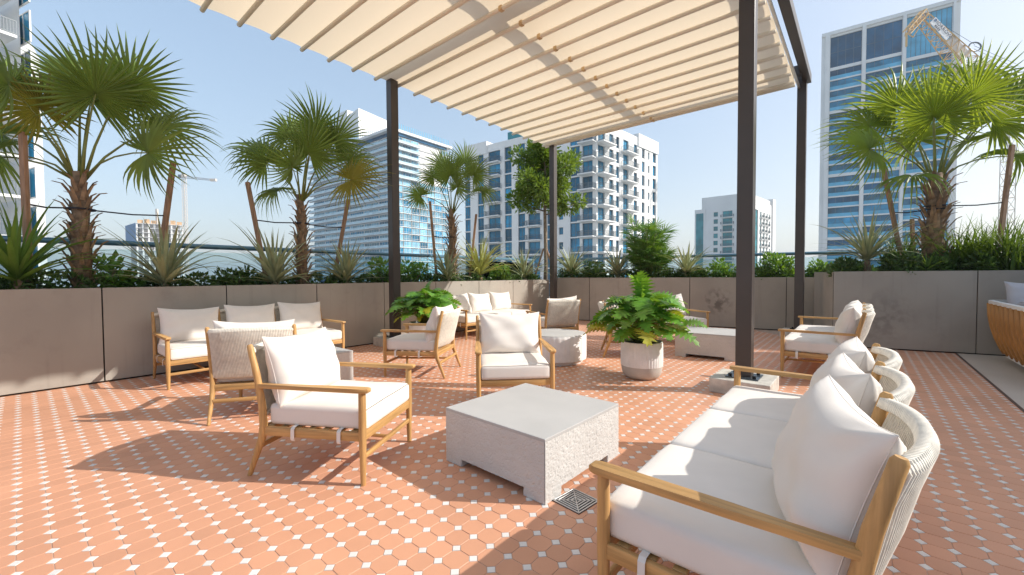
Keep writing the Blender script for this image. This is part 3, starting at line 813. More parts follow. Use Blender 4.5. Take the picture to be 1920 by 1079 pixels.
palm('sunlit yellow-green fan palm in the right-hand planter', b4, zrow(1750, 325, b4[1]), .15, [(-.36, -.3, .92, 1.2, .8, 0), (.68, -.3, .85, 1.15, .8, 0), (-1.32, -.1, .42, 1.1, .9, 1), (1.35, -.1, 1.35, 1.45, .45, 0), (.3, .4, 1.45, 1.3, .4, 0), (.95, .4, 1.75, 1.35, .4, 0), (-.5, .3, 1.35, 1.2, .5, 1), (-.62, -.2, -.1, .9, .5, 3), (1.2, -.2, .25, 1.05, .6, 3), (-.9, .4, 1.0, 1.1, .6, 2), (1.5, .3, .8, 1.2, .5, 2), (.1, -.5, 1.2, 1.1, .5, 0), (1.75, .2, 1.6, 1.2, .4, 1), (.2, .6, .8, 1.1, .4, 2)], 'leaf_palm_y', 4, H3-.1)

# stakes and straps
def stake(label, px0, y0, px1, y1, off, which, wdt=.065):
    b = in_planter(px1, off, which); z1 = zrow(px1, y1, b[1]); h = {1: H1, 2: H2, 3: H3}[which]-.1
    top = atY(px0, y0, b[1]+.02); bot = atY(px1, y1, b[1]); d = (bot-top).normalized()
    k = (h-.12-top.z)/d.z; bot = top + d*k
    m = MB(); M = Matrix.Translation((top+bot)/2-Vector(bot)) @ frame_from(top-bot, Vector((0, 1, .01)))
    vs_, fs_ = bevbox_data((top-bot).length, wdt, wdt*.8, .003, 1); m.add(vs_, fs_, M)
    o = m.build('support_stake', 'stake', loc=bot); tag(o, label, 'stake', 'wooden stakes propping the palms')
    return top, bot
def strap(label, pts):
    m = MB(); o0 = Vector(pts[0]); m.tube([Vector(p)-o0 for p in pts], .011, 6)
    tag(m.build('tie_strap', 'strap', loc=o0), label, 'strap', 'black straps tying palms to stakes')
def lerp_z(tb, z): a, b = tb; k = (z-a.z)/(b.z-a.z); return a+(b-a)*k
S1a = stake('upright brown stake at the far left edge beside the biggest palm', 42, 248, 52, 470, .5, 1)
S1b = stake('leaning brown stake right of the biggest palm', 325, 305, 303, 470, .55, 1)
S2a = stake('leaning stake left of the palm by the white balcony tower', 464, 342, 486, 455, .6, 1)
S2b = stake('leaning stake in front of the white balcony tower', 653, 374, 636, 470, .6, 1)
S3a = stake('pale stake just right of the pergola post, propping the small palm', 806, 378, 816, 490, .6, 1, .06)
S3b = stake('short stake on the right side of the small palm', 893, 402, 886, 470, .6, 1, .06)
S4a = stake('reddish stake left of the sunlit palm, in front of the tall tower', 1652, 293, 1681, 440, .8, 3)
S4b = stake('stake at the right edge among the tall grass', 1898, 272, 1880, 410, .7, 3)
S4c = stake('short stub of a stake just left of the sunlit palm trunk', 1710, 411, 1711, 440, 1.3, 3, .06)
def ring(cx, cy, z, r):
    return [(cx+r*math.cos(a), cy+r*math.sin(a), z+.01*math.sin(a*2)) for a in [R(20*i) for i in range(19)]]
for lab, tb, z_px, base, r in (('black strap from the far left stake to the biggest palm', S1a, (48, 383), b1, .15), ('black strap from the biggest palm to the leaning stake on its right', S1b, (316, 405), b1, .15),
        ('black strap left of the palm by the white tower', S2a, (474, 413), b2, .13), ('black strap right of the palm by the white tower', S2b, (646, 427), b2, .13),
        ('black strap tying the small palm to the pale stake', S3a, (810, 443), b3, .12),
        ('black strap left of the sunlit palm', S4a, (1672, 399), b4, .2), ('black strap right of the sunlit palm', S4b, (1883, 380), b4, .2)):
    z = zrow(z_px[0], z_px[1], tb[0].y); p = lerp_z(tb, z); zz = z if lab.find('left') < 0 else z
    c = Vector((base[0], base[1], z)); dv = (p-c); dv.z = 0; dv.normalize(); e = c + dv*r
    mid = (p+e)/2 - Vector((0, 0, .02))
    strap(lab, [p, mid, e] + [Vector(q) for q in [(c.x+r*math.cos(math.atan2(dv.y, dv.x)+R(a)), c.y+r*math.sin(math.atan2(dv.y, dv.x)+R(a)), z) for a in range(20, 361, 20)]])

# spiky rosettes
SP = {}
def rosette(label, px, off, which, L, nl, mname, seed, stem=0., wd=.07, tilt=0, cat='agave'):
    rg = random.Random(seed); x, y = in_planter(px, off, which); h = {1: H1, 2: H2, 3: H3}[which]-.09
    L *= 1.5 if which == 1 else 1.3; stem += .07; off = off
    t = thing('spiky_plant', label, cat, (x, y, h), 0, 'spiky rosette plants in the planters')
    key = (mname, round(wd/L, 3))
    if key not in SP: SP[key] = [strip_leaf(1., wd/L, c, .3).mesh('leaf', mname) for c in (.5, .95, 1.5, .2)]
    if stem:
        m = MB(); m.tube([(0, 0, -.05), (.01, 0, stem*.5), (0, 0, stem+.03)], [.05, .055, .04], 9); m.build('stem', 'bark', t, smooth=True)
        for k in range(26):
            a = k*2.4; z = stem*k/26; M = Matrix.Translation((.045*math.cos(a), .045*math.sin(a), z)) @ Matrix.Rotation(a, 4, 'Z') @ Matrix.Rotation(R(-55), 4, 'Y') @ Matrix.Scale(.12, 4) @ Matrix.Diagonal((1, 3, 1, 1))
            inst('leaf_base', SP[key][3], t, M=M)
    nl = int(nl*1.3)
    for k in range(nl):
        u = k/(nl-1); el = 82 - 80*u**.8 + rg.uniform(-7, 7); az = k*137.5+rg.uniform(-14, 14)
        vi = 3 if u < .12 else (0 if u < .35 else rg.choice([0, 1, 1, 2]))
        M = Matrix.Translation((0, 0, stem+.04*(1-u))) @ Matrix.Rotation(R(az), 4, 'Z') @ Matrix.Rotation(R(-el), 4, 'Y') @ Matrix.Rotation(R(rg.uniform(-20, 20)), 4, 'X') @ Matrix.Scale(L*rg.uniform(.8, 1.12)*(.85+.25*math.sin(u*3)), 4)
        inst('leaf', SP[key][vi], t, M=M)
rosette('large spiky rosette with broad green leaves at the left frame edge', 32, .32, 1, .78, 46, 'spiky_g', 1, .10, .075)
rosette('spiky silver-green rosette under the leaning stake right of the biggest palm', 308, .27, 1, .70, 50, 'spiky', 2, .03)
rosette('spiky silver-green rosette just left of the palm by the white tower', 515, .27, 1, .72, 50, 'spiky', 3, .04)
rosette('spiky silver-green rosette just left of the pergola post', 648, .27, 1, .66, 44, 'spiky', 4, .03)
rosette('spiky rosette at the foot of the small palm', 838, .27, 1, .62, 42, 'spiky', 5, .05)
rosette('tall yellowish spiky rosette right of the small palm', 900, .36, 1, .80, 50, 'spiky_y', 6, .16)
rosette('spiky grey rosette left of the leafy tree trunk', 983, .38, 1, .74, 44, 'spiky', 7, .05)
rosette('spiky grey rosette just right of the far pergola post', 1072, .38, 2, .80, 48, 'spiky', 8, .08)
rosette('spiky grey rosette left of the bushy lady palm', 1158, .38, 2, .74, 46, 'spiky', 9, .08)
rosette('spiky silvery rosette right of the bushy lady palm', 1287, .34, 2, .74, 48, 'spiky', 10, .10)
rosette('big silvery rosette on a scaly stem at the left end of the right planter', 1625, .40, 3, .80, 52, 'spiky', 11, .22, .055)
rosette('small bright green rosette low beside the sunlit palm', 1738, .20, 3, .30, 22, 'spiky_g', 12, .0, .035)
rosette('small bright green rosette by the tree trunk', 945, .2, 1, .36, 26, 'spiky_g', 13, .0, .035)
rosette('small bright green rosette between two grey ones', 1118, .2, 2, .36, 26, 'spiky_g', 14, .0, .035)
rosette('small bright green rosette just right of the near pergola post', 1423, .2, 2, .30, 22, 'spiky_g', 15, .0, .035)

sx_, sy_ = in_planter(606, .2, 1)
gl = thing('garden_spotlight', 'small blue garden spotlight between the rosettes left of the pergola post', 'spotlight', (sx_, sy_, H1-.1))
m = MB(); m.tube([(0, 0, 0), (0, 0, .12)], .012, 8); m.build('spike', 'strap', gl, smooth=True)
m = MB(); m.tube([(0, -.05, .13), (0, .05, .19)], [.034, .03], 14); m.build('lamp_head', 'bluenet', gl, smooth=True)
# leafy masses
def leaf_quad(m, c, nrm, along, L, wd, fold=.2):
    side_ = nrm.cross(along).normalized(); o = len(m.v)
    a = c; b = c + along*L*.5 + side_*wd/2 + nrm*fold*wd; d = c + along*L*.5 - side_*wd/2 + nrm*fold*wd; e = c + along*L
    m.v += [tuple(a), tuple(b), tuple(e), tuple(d)]; m.f += [[o, o+1, o+2], [o, o+2, o+3]]
def rvec(rg):
    while True:
        v = Vector((rg.uniform(-1, 1), rg.uniform(-1, 1), rg.uniform(-1, 1)))
        if .05 < v.length < 1: return v.normalized()
def hedge(name, label, which, L, nleaf, seed, hmax, skip=()):
    p, d, nn = {1: (W1P, W1D, N1), 2: (K, W2D, N2), 3: (W3P, W3D, Vector((.456, .89)))}[which]; h = {1: H1, 2: H2, 3: H3}[which]-.1
    rg = random.Random(seed); m = MB()
    cl = [(rg.uniform(.1, L), rg.uniform(.14, 1.15), rg.uniform(.14, hmax)) for _ in range(int(L*13))]
    for k in range(nleaf):
        s, o, hh = rg.choice(cl); r = rg.uniform(.07, .17)
        v = rvec(rg); c = Vector(((Vector(p)+Vector(d)*s+nn*o).x, (Vector(p)+Vector(d)*s+nn*o).y, h+hh*.55)) + Vector((v.x*r, v.y*r, v.z*hh*.6))
        if c.z < h-.02: c.z = h+rg.uniform(0, .1)
        if (Vector((c.x, c.y))-Vector(p)).dot(nn) < .03: continue
        al = (v + rvec(rg)*.8 + Vector((0, 0, .3))).normalized(); nr = (rvec(rg)+Vector((0, 0, .8))).normalized(); nr = (nr-al*nr.dot(al)).normalized()
        leaf_quad(m, c, nr, al, rg.uniform(.06, .11), rg.uniform(.034, .055))
    o = m.build(name, 'hedge'); tag(o, label, 'hedge', None, 'stuff')
hedge('ground_cover', 'dark green leafy ground cover along the left planter', 1, W1L, 15000, 1, .24)
hedge('ground_cover', 'dark green leafy ground cover along the back planter', 2, 8.2, 13000, 2, .34)
hedge('ground_cover', 'dark green leafy ground cover in the right planter', 3, 6.5, 13000, 3, .36)
def shrub(label, px, off, which, r, hh, nleaf, seed, mname='shrub', L=.11):
    rg = random.Random(seed); x, y = in_planter(px, off, which); h = {1: H1, 2: H2, 3: H3}[which]-.1
    t = thing('leafy_shrub', label, 'shrub', (x, y, h), 0, 'bright leafy shrubs in the planters')
    m = MB()
    for k in range(7):
        v = rvec(rg); m.tube([(0, 0, 0), (v.x*r*.4, v.y*r*.4, hh*.5), (v.x*r*.8, v.y*r*.8, hh*.85)], [.012, .008, .004], 5)
    m.build('stem', 'trunk', t)
    m = MB(); cl = [(rvec(rg)*r*rg.uniform(.4, 1), rg.uniform(.25, 1)*hh) for _ in range(16)]
    for k in range(nleaf):
        c0, z = rg.choice(cl); v = rvec(rg); c = Vector((c0.x, c0.y, z)) + v*.09
        al = (v+Vector((0, 0, .35))).normalized(); nr = (rvec(rg)+Vector((0, 0, .6))); nr = (nr-al*nr.dot(al)).normalized()
        leaf_quad(m, c, nr, al, rg.uniform(.7, 1.2)*L, rg.uniform(.4, .55)*L)
    m.build('foliage', mname, t)
shrub('bright leafy shrub right of the near pergola post', 1446, .5, 2, .34, .62, 520, 1)
shrub('bright leafy shrub between the near and right pergola posts', 1478, .7, 2, .30, .50, 420, 2)
shrub('bright leafy shrub left of the near pergola post', 1350, .5, 2, .32, .50, 440, 3)
shrub('broad-leaved shrub behind the left pergola post', 722, .55, 1, .36, .50, 420, 4)
shrub('broad-leaved shrub just right of the left pergola post', 775, .6, 1, .34, .46, 400, 5)
shrub('sunlit shrub at the foot of the yellowish rosette', 930, .5, 1, .32, .42, 420, 6)
shrub('dark shrub between the two grey rosettes at the back', 1115, .6, 2, .34, .50, 420, 7, 'hedge')
shrub('leafy shrub left of the right planter end', 1535, .6, 2, .30, .42, 400, 8)
shrub('broad-leaved shrub beside the biggest palm trunk', 205, .6, 1, .26, .42, 240, 9, 'shrub', .15)
shrub('low shrub left of the palm by the white tower', 440, .4, 1, .28, .30, 300, 10, 'hedge')
# ornamental grass in the right planter
def grass(name, label, spots, n, seed):
    rg = random.Random(seed); m = MB()
    for k in range(n):
        px, off = rg.choice(spots); x, y = in_planter(px+rg.uniform(-26, 26), off+rg.uniform(-.3, .3), 3)
        L = rg.uniform(.45, 1.3); a = rg.uniform(0, 6.28); lean = rg.uniform(.15, 1.05); wd = rg.uniform(.008, .014); o = len(m.v); ns = 5
        for i in range(ns+1):
            u = i/ns; r = L*lean*u**1.7; z = L*u*(1-.45*lean*u*u); hw = wd*(1-u**2)+.001
            m.v += [(x+r*math.cos(a)-math.sin(a)*hw, y+r*math.sin(a)+math.cos(a)*hw, H3-.1+z), (x+r*math.cos(a)+math.sin(a)*hw, y+r*math.sin(a)-math.cos(a)*hw, H3-.1+z)]
        for i in range(ns): b = o+2*i; m.f.append([b, b+1, b+3, b+2])
    tag(m.build(name, 'grass'), label, 'grass', None, 'stuff')
grass('ornamental_grass', 'long arching green grass filling the right planter beside the sunlit palm', [(1800, .7), (1835, .6), (1870, .8), (1905, .5), (1940, .9), (1690, 1.1)], 1100, 4)

# broadleaf tree behind the far post
tx, ty = in_planter(1022, .75, 1)
tr = thing('broadleaf_tree', 'leafy broadleaf tree behind the far pergola post in front of the apartments', 'tree', (tx, ty, H1-.1))
zt0 = zrow(1020, 395, ty)-H1+.1; ztop = zrow(1020, 268, ty)-H1+.1
m = MB(); m.tube([(0, 0, -.1), (.03, 0, .6), (.0, .02, zt0), (.04, .03, zt0+1.0), (-.02, .0, ztop-.5)], [.075, .065, .055, .04, .015], 9)
trunk_ = m.build('trunk', 'trunk', tr, smooth=True)
rg = random.Random(5); limbs = []
for k in range(16):
    a = k*2.4+rg.uniform(-.3, .3); z = zt0 - .15 + (ztop-zt0-.3)*k/16; ln = rg.uniform(.7, 1.35)*(1-.35*k/16)
    e = Vector((math.cos(a)*ln, math.sin(a)*ln, z+rg.uniform(.1, .55))); limbs.append((Vector((0, .02, z)), e))
    m = MB(); m.tube([(0, .02, z), (e.x*.5, e.y*.5, z+(e.z-z)*.35), e], [.026, .016, .006], 6); m.build('limb', 'trunk', trunk_, smooth=True)
m = MB(); clumps = []
for a, e in limbs:
    for q in (.45, .75, 1.): clumps.append((a.lerp(e, q), rg.uniform(.18, .34)))
for k in range(7): clumps.append((Vector((rg.uniform(-.4, .4), rg.uniform(-.4, .4), ztop-rg.uniform(.05, .6))), .22))
for k in range(9500):
    c0, r = rg.choice(clumps); v = rvec(rg); c = c0 + v*r*rg.uniform(.4, 1.1)
    al = (v+rvec(rg)*.5+Vector((0, 0, .2))).normalized(); nr = rvec(rg)+Vector((0, 0, .9)); nr = (nr-al*nr.dot(al)).normalized()
    leaf_quad(m, c, nr, al, rg.uniform(.11, .18), rg.uniform(.055, .085))
m.build('crown', 'treeleaf', tr)
for sx, lab in ((-1, 'pale prop stake leaning on the left of the leafy tree'), (1, 'pale prop stake leaning on the right of the leafy tree')):
    m = MB(); m.tube([(sx*.42, -.05*sx, -.05), (sx*.05, 0, 1.15)], .03, 6)
    tag(m.build('support_stake', 'stake', loc=(tx, ty, H1-.1)), lab, 'stake', 'wooden stakes propping the palms')

# lady palm clump
lx, ly = in_planter(1216, .6, 2); rg = random.Random(11)
lp = thing('lady_palm', 'bushy bright green lady palm clump in the back planter', 'palm', (lx, ly, H2-.1))
fm_ = [fan_leaf(.46, 12, R(190), .45, 60+i, .05).mesh('frond_blade', 'shrub') for i in range(3)]
hp = zrow(1216, 398, ly)-H2
for k in range(24):
    a = k*2.4; r0 = rg.uniform(.02, .22); top = Vector((math.cos(a)*rg.uniform(.1, .5), math.sin(a)*rg.uniform(.1, .5), hp*rg.uniform(.3, .86)))
    b = Vector((math.cos(a)*r0, math.sin(a)*r0, 0))
    m = MB(); m.tube([b, (b+top)/2, top], [.02, .016, .01], 6); so = m.build('cane', 'petiole', lp, smooth=True)
    for j in range(9):
        u = .35+.65*j/8; p = b.lerp(top, u); az = j*2.4+k; el = R(rg.uniform(0, 65)*u+10)
        dv = Vector((math.cos(az)*math.cos(el), math.sin(az)*math.cos(el), math.sin(el))); e = p+dv*.16
        M = Matrix.Translation(e) @ frame_from(dv) @ Matrix.Rotation(R(rg.uniform(-20, 20)), 4, 'X') @ Matrix.Scale(rg.uniform(.75, 1.1), 4)
        inst('frond', fm_[j % 3], so, M=M)

# potted philodendrons
def philo_leaf(n=6):
    """lobed leaf along +x, unit length: lobe tips and the notches between them, folded along the rib"""
    m = MB()
    def zz(x, y): return .12*math.sin(math.pi*min(1, x)) - .25*y*y - .16*max(0, x-.45)**1.5 + .10*abs(y)
    for sg in (-1, 1):
        out = [(-.10, .10)]
        for i in range(n):
            u = (i+.5)/n; wv = .47*math.sin(math.pi*(u*.78+.20))**.8
            out.append((u*.86+.10*(u-.25)+.05, wv)); out.append((u*.86+.10, wv*.34))
        out.append((1.02, 0.))
        for k in range(len(out)-1):
            (xa, ya), (xb, yb) = out[k], out[k+1]; ra, rb = max(0, min(1, xa-.10*(ya > .2))), max(0, min(1, xb-.06*(yb > .2))); o = len(m.v)
            if rb <= ra: rb = ra+.01
            m.v += [(ra, 0, zz(ra, 0)), (rb, 0, zz(rb, 0)), (xb, sg*yb, zz(xb, yb)), (xa, sg*ya, zz(xa, ya))]
            q = [o, o+1, o+2, o+3] if k < len(out)-2 else [o, o+1, o+3]
            m.f.append(q if sg > 0 else q[::-1])
    return m
pl_me = philo_leaf(7).mesh('leaf', 'philo'); pl_me2 = philo_leaf(6).mesh('leaf', 'philo'); pl_y = philo_leaf(6).mesh('leaf', 'philo_y')
def potted(label, x, y, r, hpot, spread, hplant, nl, seed):
    rg = random.Random(seed); t = thing('potted_plant', label, 'potted plant', (x, y, 0), 0, 'white ribbed pots of philodendron')
    m = MB(); m.lathe([(.62*r, 0), (.80*r, .012*hpot/.5), (.93*r, .06*hpot/.5), (.985*r, .13*hpot/.5), (1.0*r, .17*hpot/.5)], 96); m.build('base_band', 'potbase', t, smooth=True)
    m = MB(); m.lathe([(1.002*r, .17*hpot/.5, 0), (1.012*r, .175*hpot/.5), (1.015*r, .30*hpot/.5), (1.0*r, hpot-.012), (.99*r, hpot, 0), (.93*r, hpot, 0), (.92*r, hpot-.06, 0)], 180, rib=.0032, nrib=45)
    smooth_by_angle(m.build('pot', 'pot', t))
    m = MB(); m.lathe([(0, hpot-.04), (.93*r, hpot-.04)], 32); m.build('soil', 'soil', t)
    for k in range(nl):
        u = (k+.5)/nl; el = R(86-90*u+rg.uniform(-8, 8)); az = k*2.39996+rg.uniform(-.2, .2)
        dv = Vector((math.cos(az)*math.cos(el), math.sin(az)*math.cos(el), math.sin(el)))
        e = Vector((0, 0, hpot+.02)) + Vector((dv.x*spread, dv.y*spread, max(-.22, dv.z*hplant)))*rg.uniform(.45, .98) + Vector((0, 0, .15))
        b = Vector((dv.x*.07, dv.y*.07, hpot-.03)); mid = (b+e)/2+Vector((0, 0, .10))
        q = MB(); q.tube([b, mid, e], [.008, .006, .004], 5); pe = q.build('leaf_stalk', 'petiole', t, smooth=True)
        ld = Vector((dv.x, dv.y, -.05-.32*u+rg.uniform(-.15, .2))).normalized()
        M = Matrix.Translation(e) @ frame_from(ld) @ Matrix.Rotation(R(rg.uniform(-28, 28)), 4, 'X') @ Matrix.Scale(rg.uniform(.24, .40), 4)
        inst('leaf', pl_y if rg.random() < .09 and u > .55 else (pl_me if k % 2 else pl_me2), pe, M=M)
potted('large white ribbed pot of lobed green philodendron in the middle of the terrace', 1.745, 5.57, .268, .49, .55, .52, 130, 3)
potted('white ribbed pot of bright green philodendron beside the left pergola post', -1.66, 7.92, .30, .50, .44, .46, 110, 4)

# ------------------------------------------------------------------ city
def V2(v): return Vector((v[0], v[1]))
class Face:
    def __init__(s, p0, p1):
        s.a, s.b = V2(p0), V2(p1); s.L = (s.b-s.a).length; s.d = (s.b-s.a)/s.L
        n = Vector((s.d.y, -s.d.x)); c = (s.a+s.b)/2
        if n.dot(-c) < 0: n = -n
        s.n = n; u = Vector((n.y, -n.x)); s.ang = math.atan2(u.y, u.x); s.flip = u.dot(s.d) < 0
    def u(s, px): return max(0, min(s.L, line_col(px, s.a, s.d)[0]))
    def pt(s, u, off=0., z=0.): q = s.a + s.d*u + s.n*off; return Vector((q.x, q.y, z))
def depth_for(px, py, z): d = ray(px, py); k = (z-H)/d.z; return d.y*k
def bldg(name, label, corner, left, right, cat='building'):
    """corner=(px,roof py,depth); left/right=(px,roof py): returns root, faces, roof z"""
    c = atY(*corner); zr = c.z
    def end(e): y = depth_for(e[0], e[1], zr); q = atY(e[0], e[1], y); return (q.x, q.y)
    l = end(left); r = end(right) if right else None
    return c, l, r, zr
def wbox(m, f, u0, u1, o0, o1, z0, z1):
    c = f.pt((u0+u1)/2, (o0+o1)/2, (z0+z1)/2); m.box(c, (abs(u1-u0), abs(o1-o0), abs(z1-z0)), rz=f.ang)
BM = {}
def window(root, f, u0, u1, z0, z1, rec, glass='glass', frame='frame', mull=2, tr=0.):
    k = ('w', round(u1-u0, 1), round(z1-z0, 1), glass, frame, mull)
    W, Hh = u1-u0, z1-z0
    if k not in BM:
        m = MB(); b = .09
        for x in [-W/2+b/2, W/2-b/2] + [-W/2+W*i/mull for i in range(1, mull)]: m.box((x, 0, 0), (b, .10, Hh))
        for z in (-Hh/2+b/2, Hh/2-b/2) + ((-Hh/2+Hh*tr,) if tr else ()): m.box((0, .002, z), (W-.02, .10, b))
        g_ = MB(); g_.box((0, -.02, 0), (W-.03, .04, Hh-.03)); BM[k] = (m.mesh('window', frame), g_.mesh('pane', glass))
    o = inst('window', BM[k][0], root, f.pt((u0+u1)/2, rec, (z0+z1)/2), f.ang); inst('pane', BM[k][1], o)
    return o
def balcony(root, f, u0, u1, z, dep, style='bars', wrap=0.):
    k = ('b', round(u1-u0, 1), dep, style); W = u1-u0
    if k not in BM:
        m = MB(); m.box((0, dep/2, -.11), (W, dep, .22)); r_ = MB()
        if style == 'bars':
            for x0, y0, x1, y1 in ((-W/2+.04, .02, -W/2+.04, dep-.05), (W/2-.04, .02, W/2-.04, dep-.05), (-W/2+.04, dep-.05, W/2-.04, dep-.05)):
                Lr = math.hypot(x1-x0, y1-y0); n_ = max(2, int(Lr/.16)); 
                for hz in (1.08, .1): r_.box(((x0+x1)/2, (y0+y1)/2, hz), (abs(x1-x0)+.05, abs(y1-y0)+.05, .05))
                for i in range(n_+1): r_.box((x0+(x1-x0)*i/n_, y0+(y1-y0)*i/n_, .55), (.03, .03, 1.05))
            mm = 'frame'
        else:
            r_.box((0, dep-.06, .55), (W-.04, .03, 1.1)); r_.box((-W/2+.05, dep/2, .55), (.03, dep-.12, 1.1)); r_.box((W/2-.05, dep/2, .55), (.03, dep-.12, 1.1)); mm = 'glass_r'
        BM[k] = (m.mesh('balcony', 'bwhite'), r_.mesh('railing', mm))
    o = inst('balcony', BM[k][0], root, f.pt((u0+u1)/2, 0, z), f.ang); inst('railing', BM[k][1], o); return o
def facade_wall(root, f, openings, z0, z1, th, mname='bwhite', name='wall'):
    """openings: list of (u0,u1,[(za,zb),...]) sorted; builds piers and spandrels around them"""
    m = MB(); cur = 0.
    for u0, u1, zs_ in sorted(openings):
        if u0 > cur+.02: wbox(m, f, cur, u0, 0, -th, z0, z1)
        zc = z0
        for za, zb in sorted(zs_):
            if za > zc+.02: wbox(m, f, u0, u1, -.01, -th, zc, za)
            zc = zb
        if z1 > zc+.02: wbox(m, f, u0, u1, -.01, -th, zc, z1)
        cur = max(cur, u1)
    if f.L > cur+.02: wbox(m, f, cur, f.L, 0, -th, z0, z1)
    return m.build(name, mname, root)
GZ = -34.
def core(root, pts, z1, inset=.45, mname='bgrey', name='core'):
    c = sum((V2(p) for p in pts), Vector((0, 0)))/len(pts)
    q = [V2(p) + (c-V2(p)).normalized()*inset*1.6 for p in pts]
    m = MB(); ar = sum(q[i].x*q[(i+1) % len(q)].y-q[(i+1) % len(q)].x*q[i].y for i in range(len(q)))
    q = q if ar > 0 else q[::-1]
    m.prism([(p.x, p.y) for p in q], GZ, z1); return m.build(name, mname, root)
def fourth(c, l, r): return (l[0]+r[0]-c[0], l[1]+r[1]-c[1])

# white apartment block with blue windows behind the tree
c, l, r, zr = bldg(None, None, (1118, 222, 83), (870, 283), (1233, 275))
ap = thing('apartment_building', 'white apartment block with blue windows and dark railed balconies behind the leafy tree', 'building', (c.x, c.y, GZ))
ap.location = (0, 0, 0)
fl, frr = Face((c.x, c.y), l), Face((c.x, c.y), r); q4 = fourth((c.x, c.y), l, r)
core(ap, [(c.x, c.y), l, q4, r], zr-.4)
FH = 3.12; nfl = int((zr-1.2)/FH)+1
levels = [zr-1.4-FH*(k+1) for k in range(nfl+1)]
def run_face(root, f, spec, levels, th, z1, glass='glass'):
    ops = []
    for (pa, pb, kind, sill, head, bal) in spec:
        u0, u1 = sorted((f.u(pa), f.u(pb)))
        if u1-u0 < .25: continue
        zs_ = []
        for k, z in enumerate(levels):
            zs_.append((z+sill, z+head)); window(root, f, u0, u1, z+sill, z+head, -th+.12, glass, 'frame', kind, .3 if kind > 1 else 0)
            if bal:
                b0, b1 = sorted((f.u(bal[0]), f.u(bal[1]))); balcony(root, f, b0, b1, z+.02, bal[2], bal[3])
        ops.append((u0, u1, zs_))
    return facade_wall(root, f, ops, GZ, z1, th)
run_face(ap, fl, [(867, 883, 3, .12, 2.98, None), (897, 908, 2, .12, 2.98, None), (917, 939, 2, .05, 2.75, (914, 941, 1.3, 'bars')), (947, 960, 2, .12, 2.98, None),
    (972, 985, 2, .12, 2.98, None), (991, 1013, 2, .05, 2.75, (988, 1016, 1.3, 'bars')), (1026, 1036, 2, .12, 2.98, None), (1048, 1056, 1, .8, 2.3, None), (1069, 1087, 2, .12, 2.98, None), (1092, 1111, 2, .05, 2.75, (1089, 1117.8, 1.7, 'bars'))], levels, .5, zr)
run_face(ap, frr, [(1121, 1134, 2, .05, 2.75, (1118.2, 1143, 1.7, 'bars')), (1142, 1150, 2, .3, 2.7, None), (1155, 1161, 1, .3, 2.7, None), (1168, 1178, 2, .05, 2.75, (1165, 1188, 1.4, 'bars')),
    (1188, 1194, 1, .3, 2.7, None), (1203, 1208, 1, .3, 2.7, None), (1214, 1217, 1, .5, 2.2, None), (1223, 1229, 1, .3, 2.7, None)], levels, .5, zr)
m = MB(); f = fl; wbox(m, f, f.u(960), f.u(925), -6, -12, zr, zr+4.2); m.build('roof_plant_room', 'glass_t', ap)
m = MB(); f = frr; wbox(m, f, f.u(1195), f.L, .25, -7, zr-2, zr+.9); m.build('parapet', 'bwhite', ap)
m = MB(); wbox(m, fl, fl.u(915), fl.L, .25, -6, zr-2, zr+.9); m.build('parapet', 'bwhite', ap)

# glassy white tower with continuous balconies
c, l, r, zr = bldg(None, None, (738, 240, 200), (585, 296), (841, 274))
gt = thing('balcony_tower', 'pale glass tower with continuous balconies and a white rooftop box', 'building')
fl, frr = Face((c.x, c.y), l), Face((c.x, c.y), r); q4 = fourth((c.x, c.y), l, r); core(gt, [(c.x, c.y), l, q4, r], zr-.5, .6, 'bwhite')
FH = 3.35; levels = [zr-3.0-FH*(k+1) for k in range(int((zr-4)/FH)+1)]
nb_ = 6
for k, z in enumerate(levels):
    for i in range(nb_):
        u0, u1 = fl.L*i/nb_+.3, fl.L*(i+1)/nb_-.3; window(gt, fl, u0, u1, z+.1, z+2.8, -.35, 'glass_p' if (i+k) % 3 else 'glass', 'bwhite', 6)
    balcony(gt, fl, .2, fl.L+1.5, z, 2.0 if k % 2 else 2.3, 'glass')
    for i in range(7):
        u0, u1 = frr.L*i/7+.2, frr.L*(i+1)/7-.2
        if k < 6 and i in (3, 4, 5): continue
        window(gt, frr, u0, u1, z+.1, z+3.0, -.2, 'glass_p' if (i*3+k*5) % 4 else 'glass', 'bwhite', 3, .3)
    if k in (0, 1, 2, 3, 4, 5):
        balcony(gt, frr, .3, frr.L*.42, z, 1.6, 'glass')
m = MB()
for z in levels: wbox(m, frr, 0, frr.L, .25, -.4, z-.12, z+.12)
m.build('floor_bands', 'bwhite', gt)
m = MB(); wbox(m, fl, -1.2, fl.L+2, 2.6, -3, zr-1.6, zr-.4); wbox(m, frr, -2.6, frr.L+1.5, 1.4, -3, zr-1.62, zr-.42); m.build('roof_slab', 'bwhite', gt)
m = MB(); wbox(m, fl, 0, fl.L, .3, -2, zr-3.0, zr-1.6); wbox(m, frr, 0, frr.L*.95, .3, -2, zr-2.9, zr-1.65); m.build('top_glazing', 'glass_d', gt)
m = MB()
for i in range(46): wbox(m, fl, fl.L*i/46, fl.L*i/46+.25, 2.4, 2.3, zr-.4, zr+2.4)
for i in range(30): wbox(m, frr, frr.L*i/30, frr.L*i/30+.25, 1.2, 1.1, zr-.4, zr+2.4)
m.build('roof_screen', 'railglass', gt)
m = MB(); pc = atY(672, 203, 222); pl_ = atY(632, 210, 245); pr_ = atY(726, 224, 240)
q = [(pc.x, pc.y), (pl_.x, pl_.y), (pl_.x+pr_.x-pc.x, pl_.y+pr_.y-pc.y), (pr_.x, pr_.y)]
m.prism(q[::-1], zr-1, pc.z); m.build('rooftop_box', 'bwhite', gt)
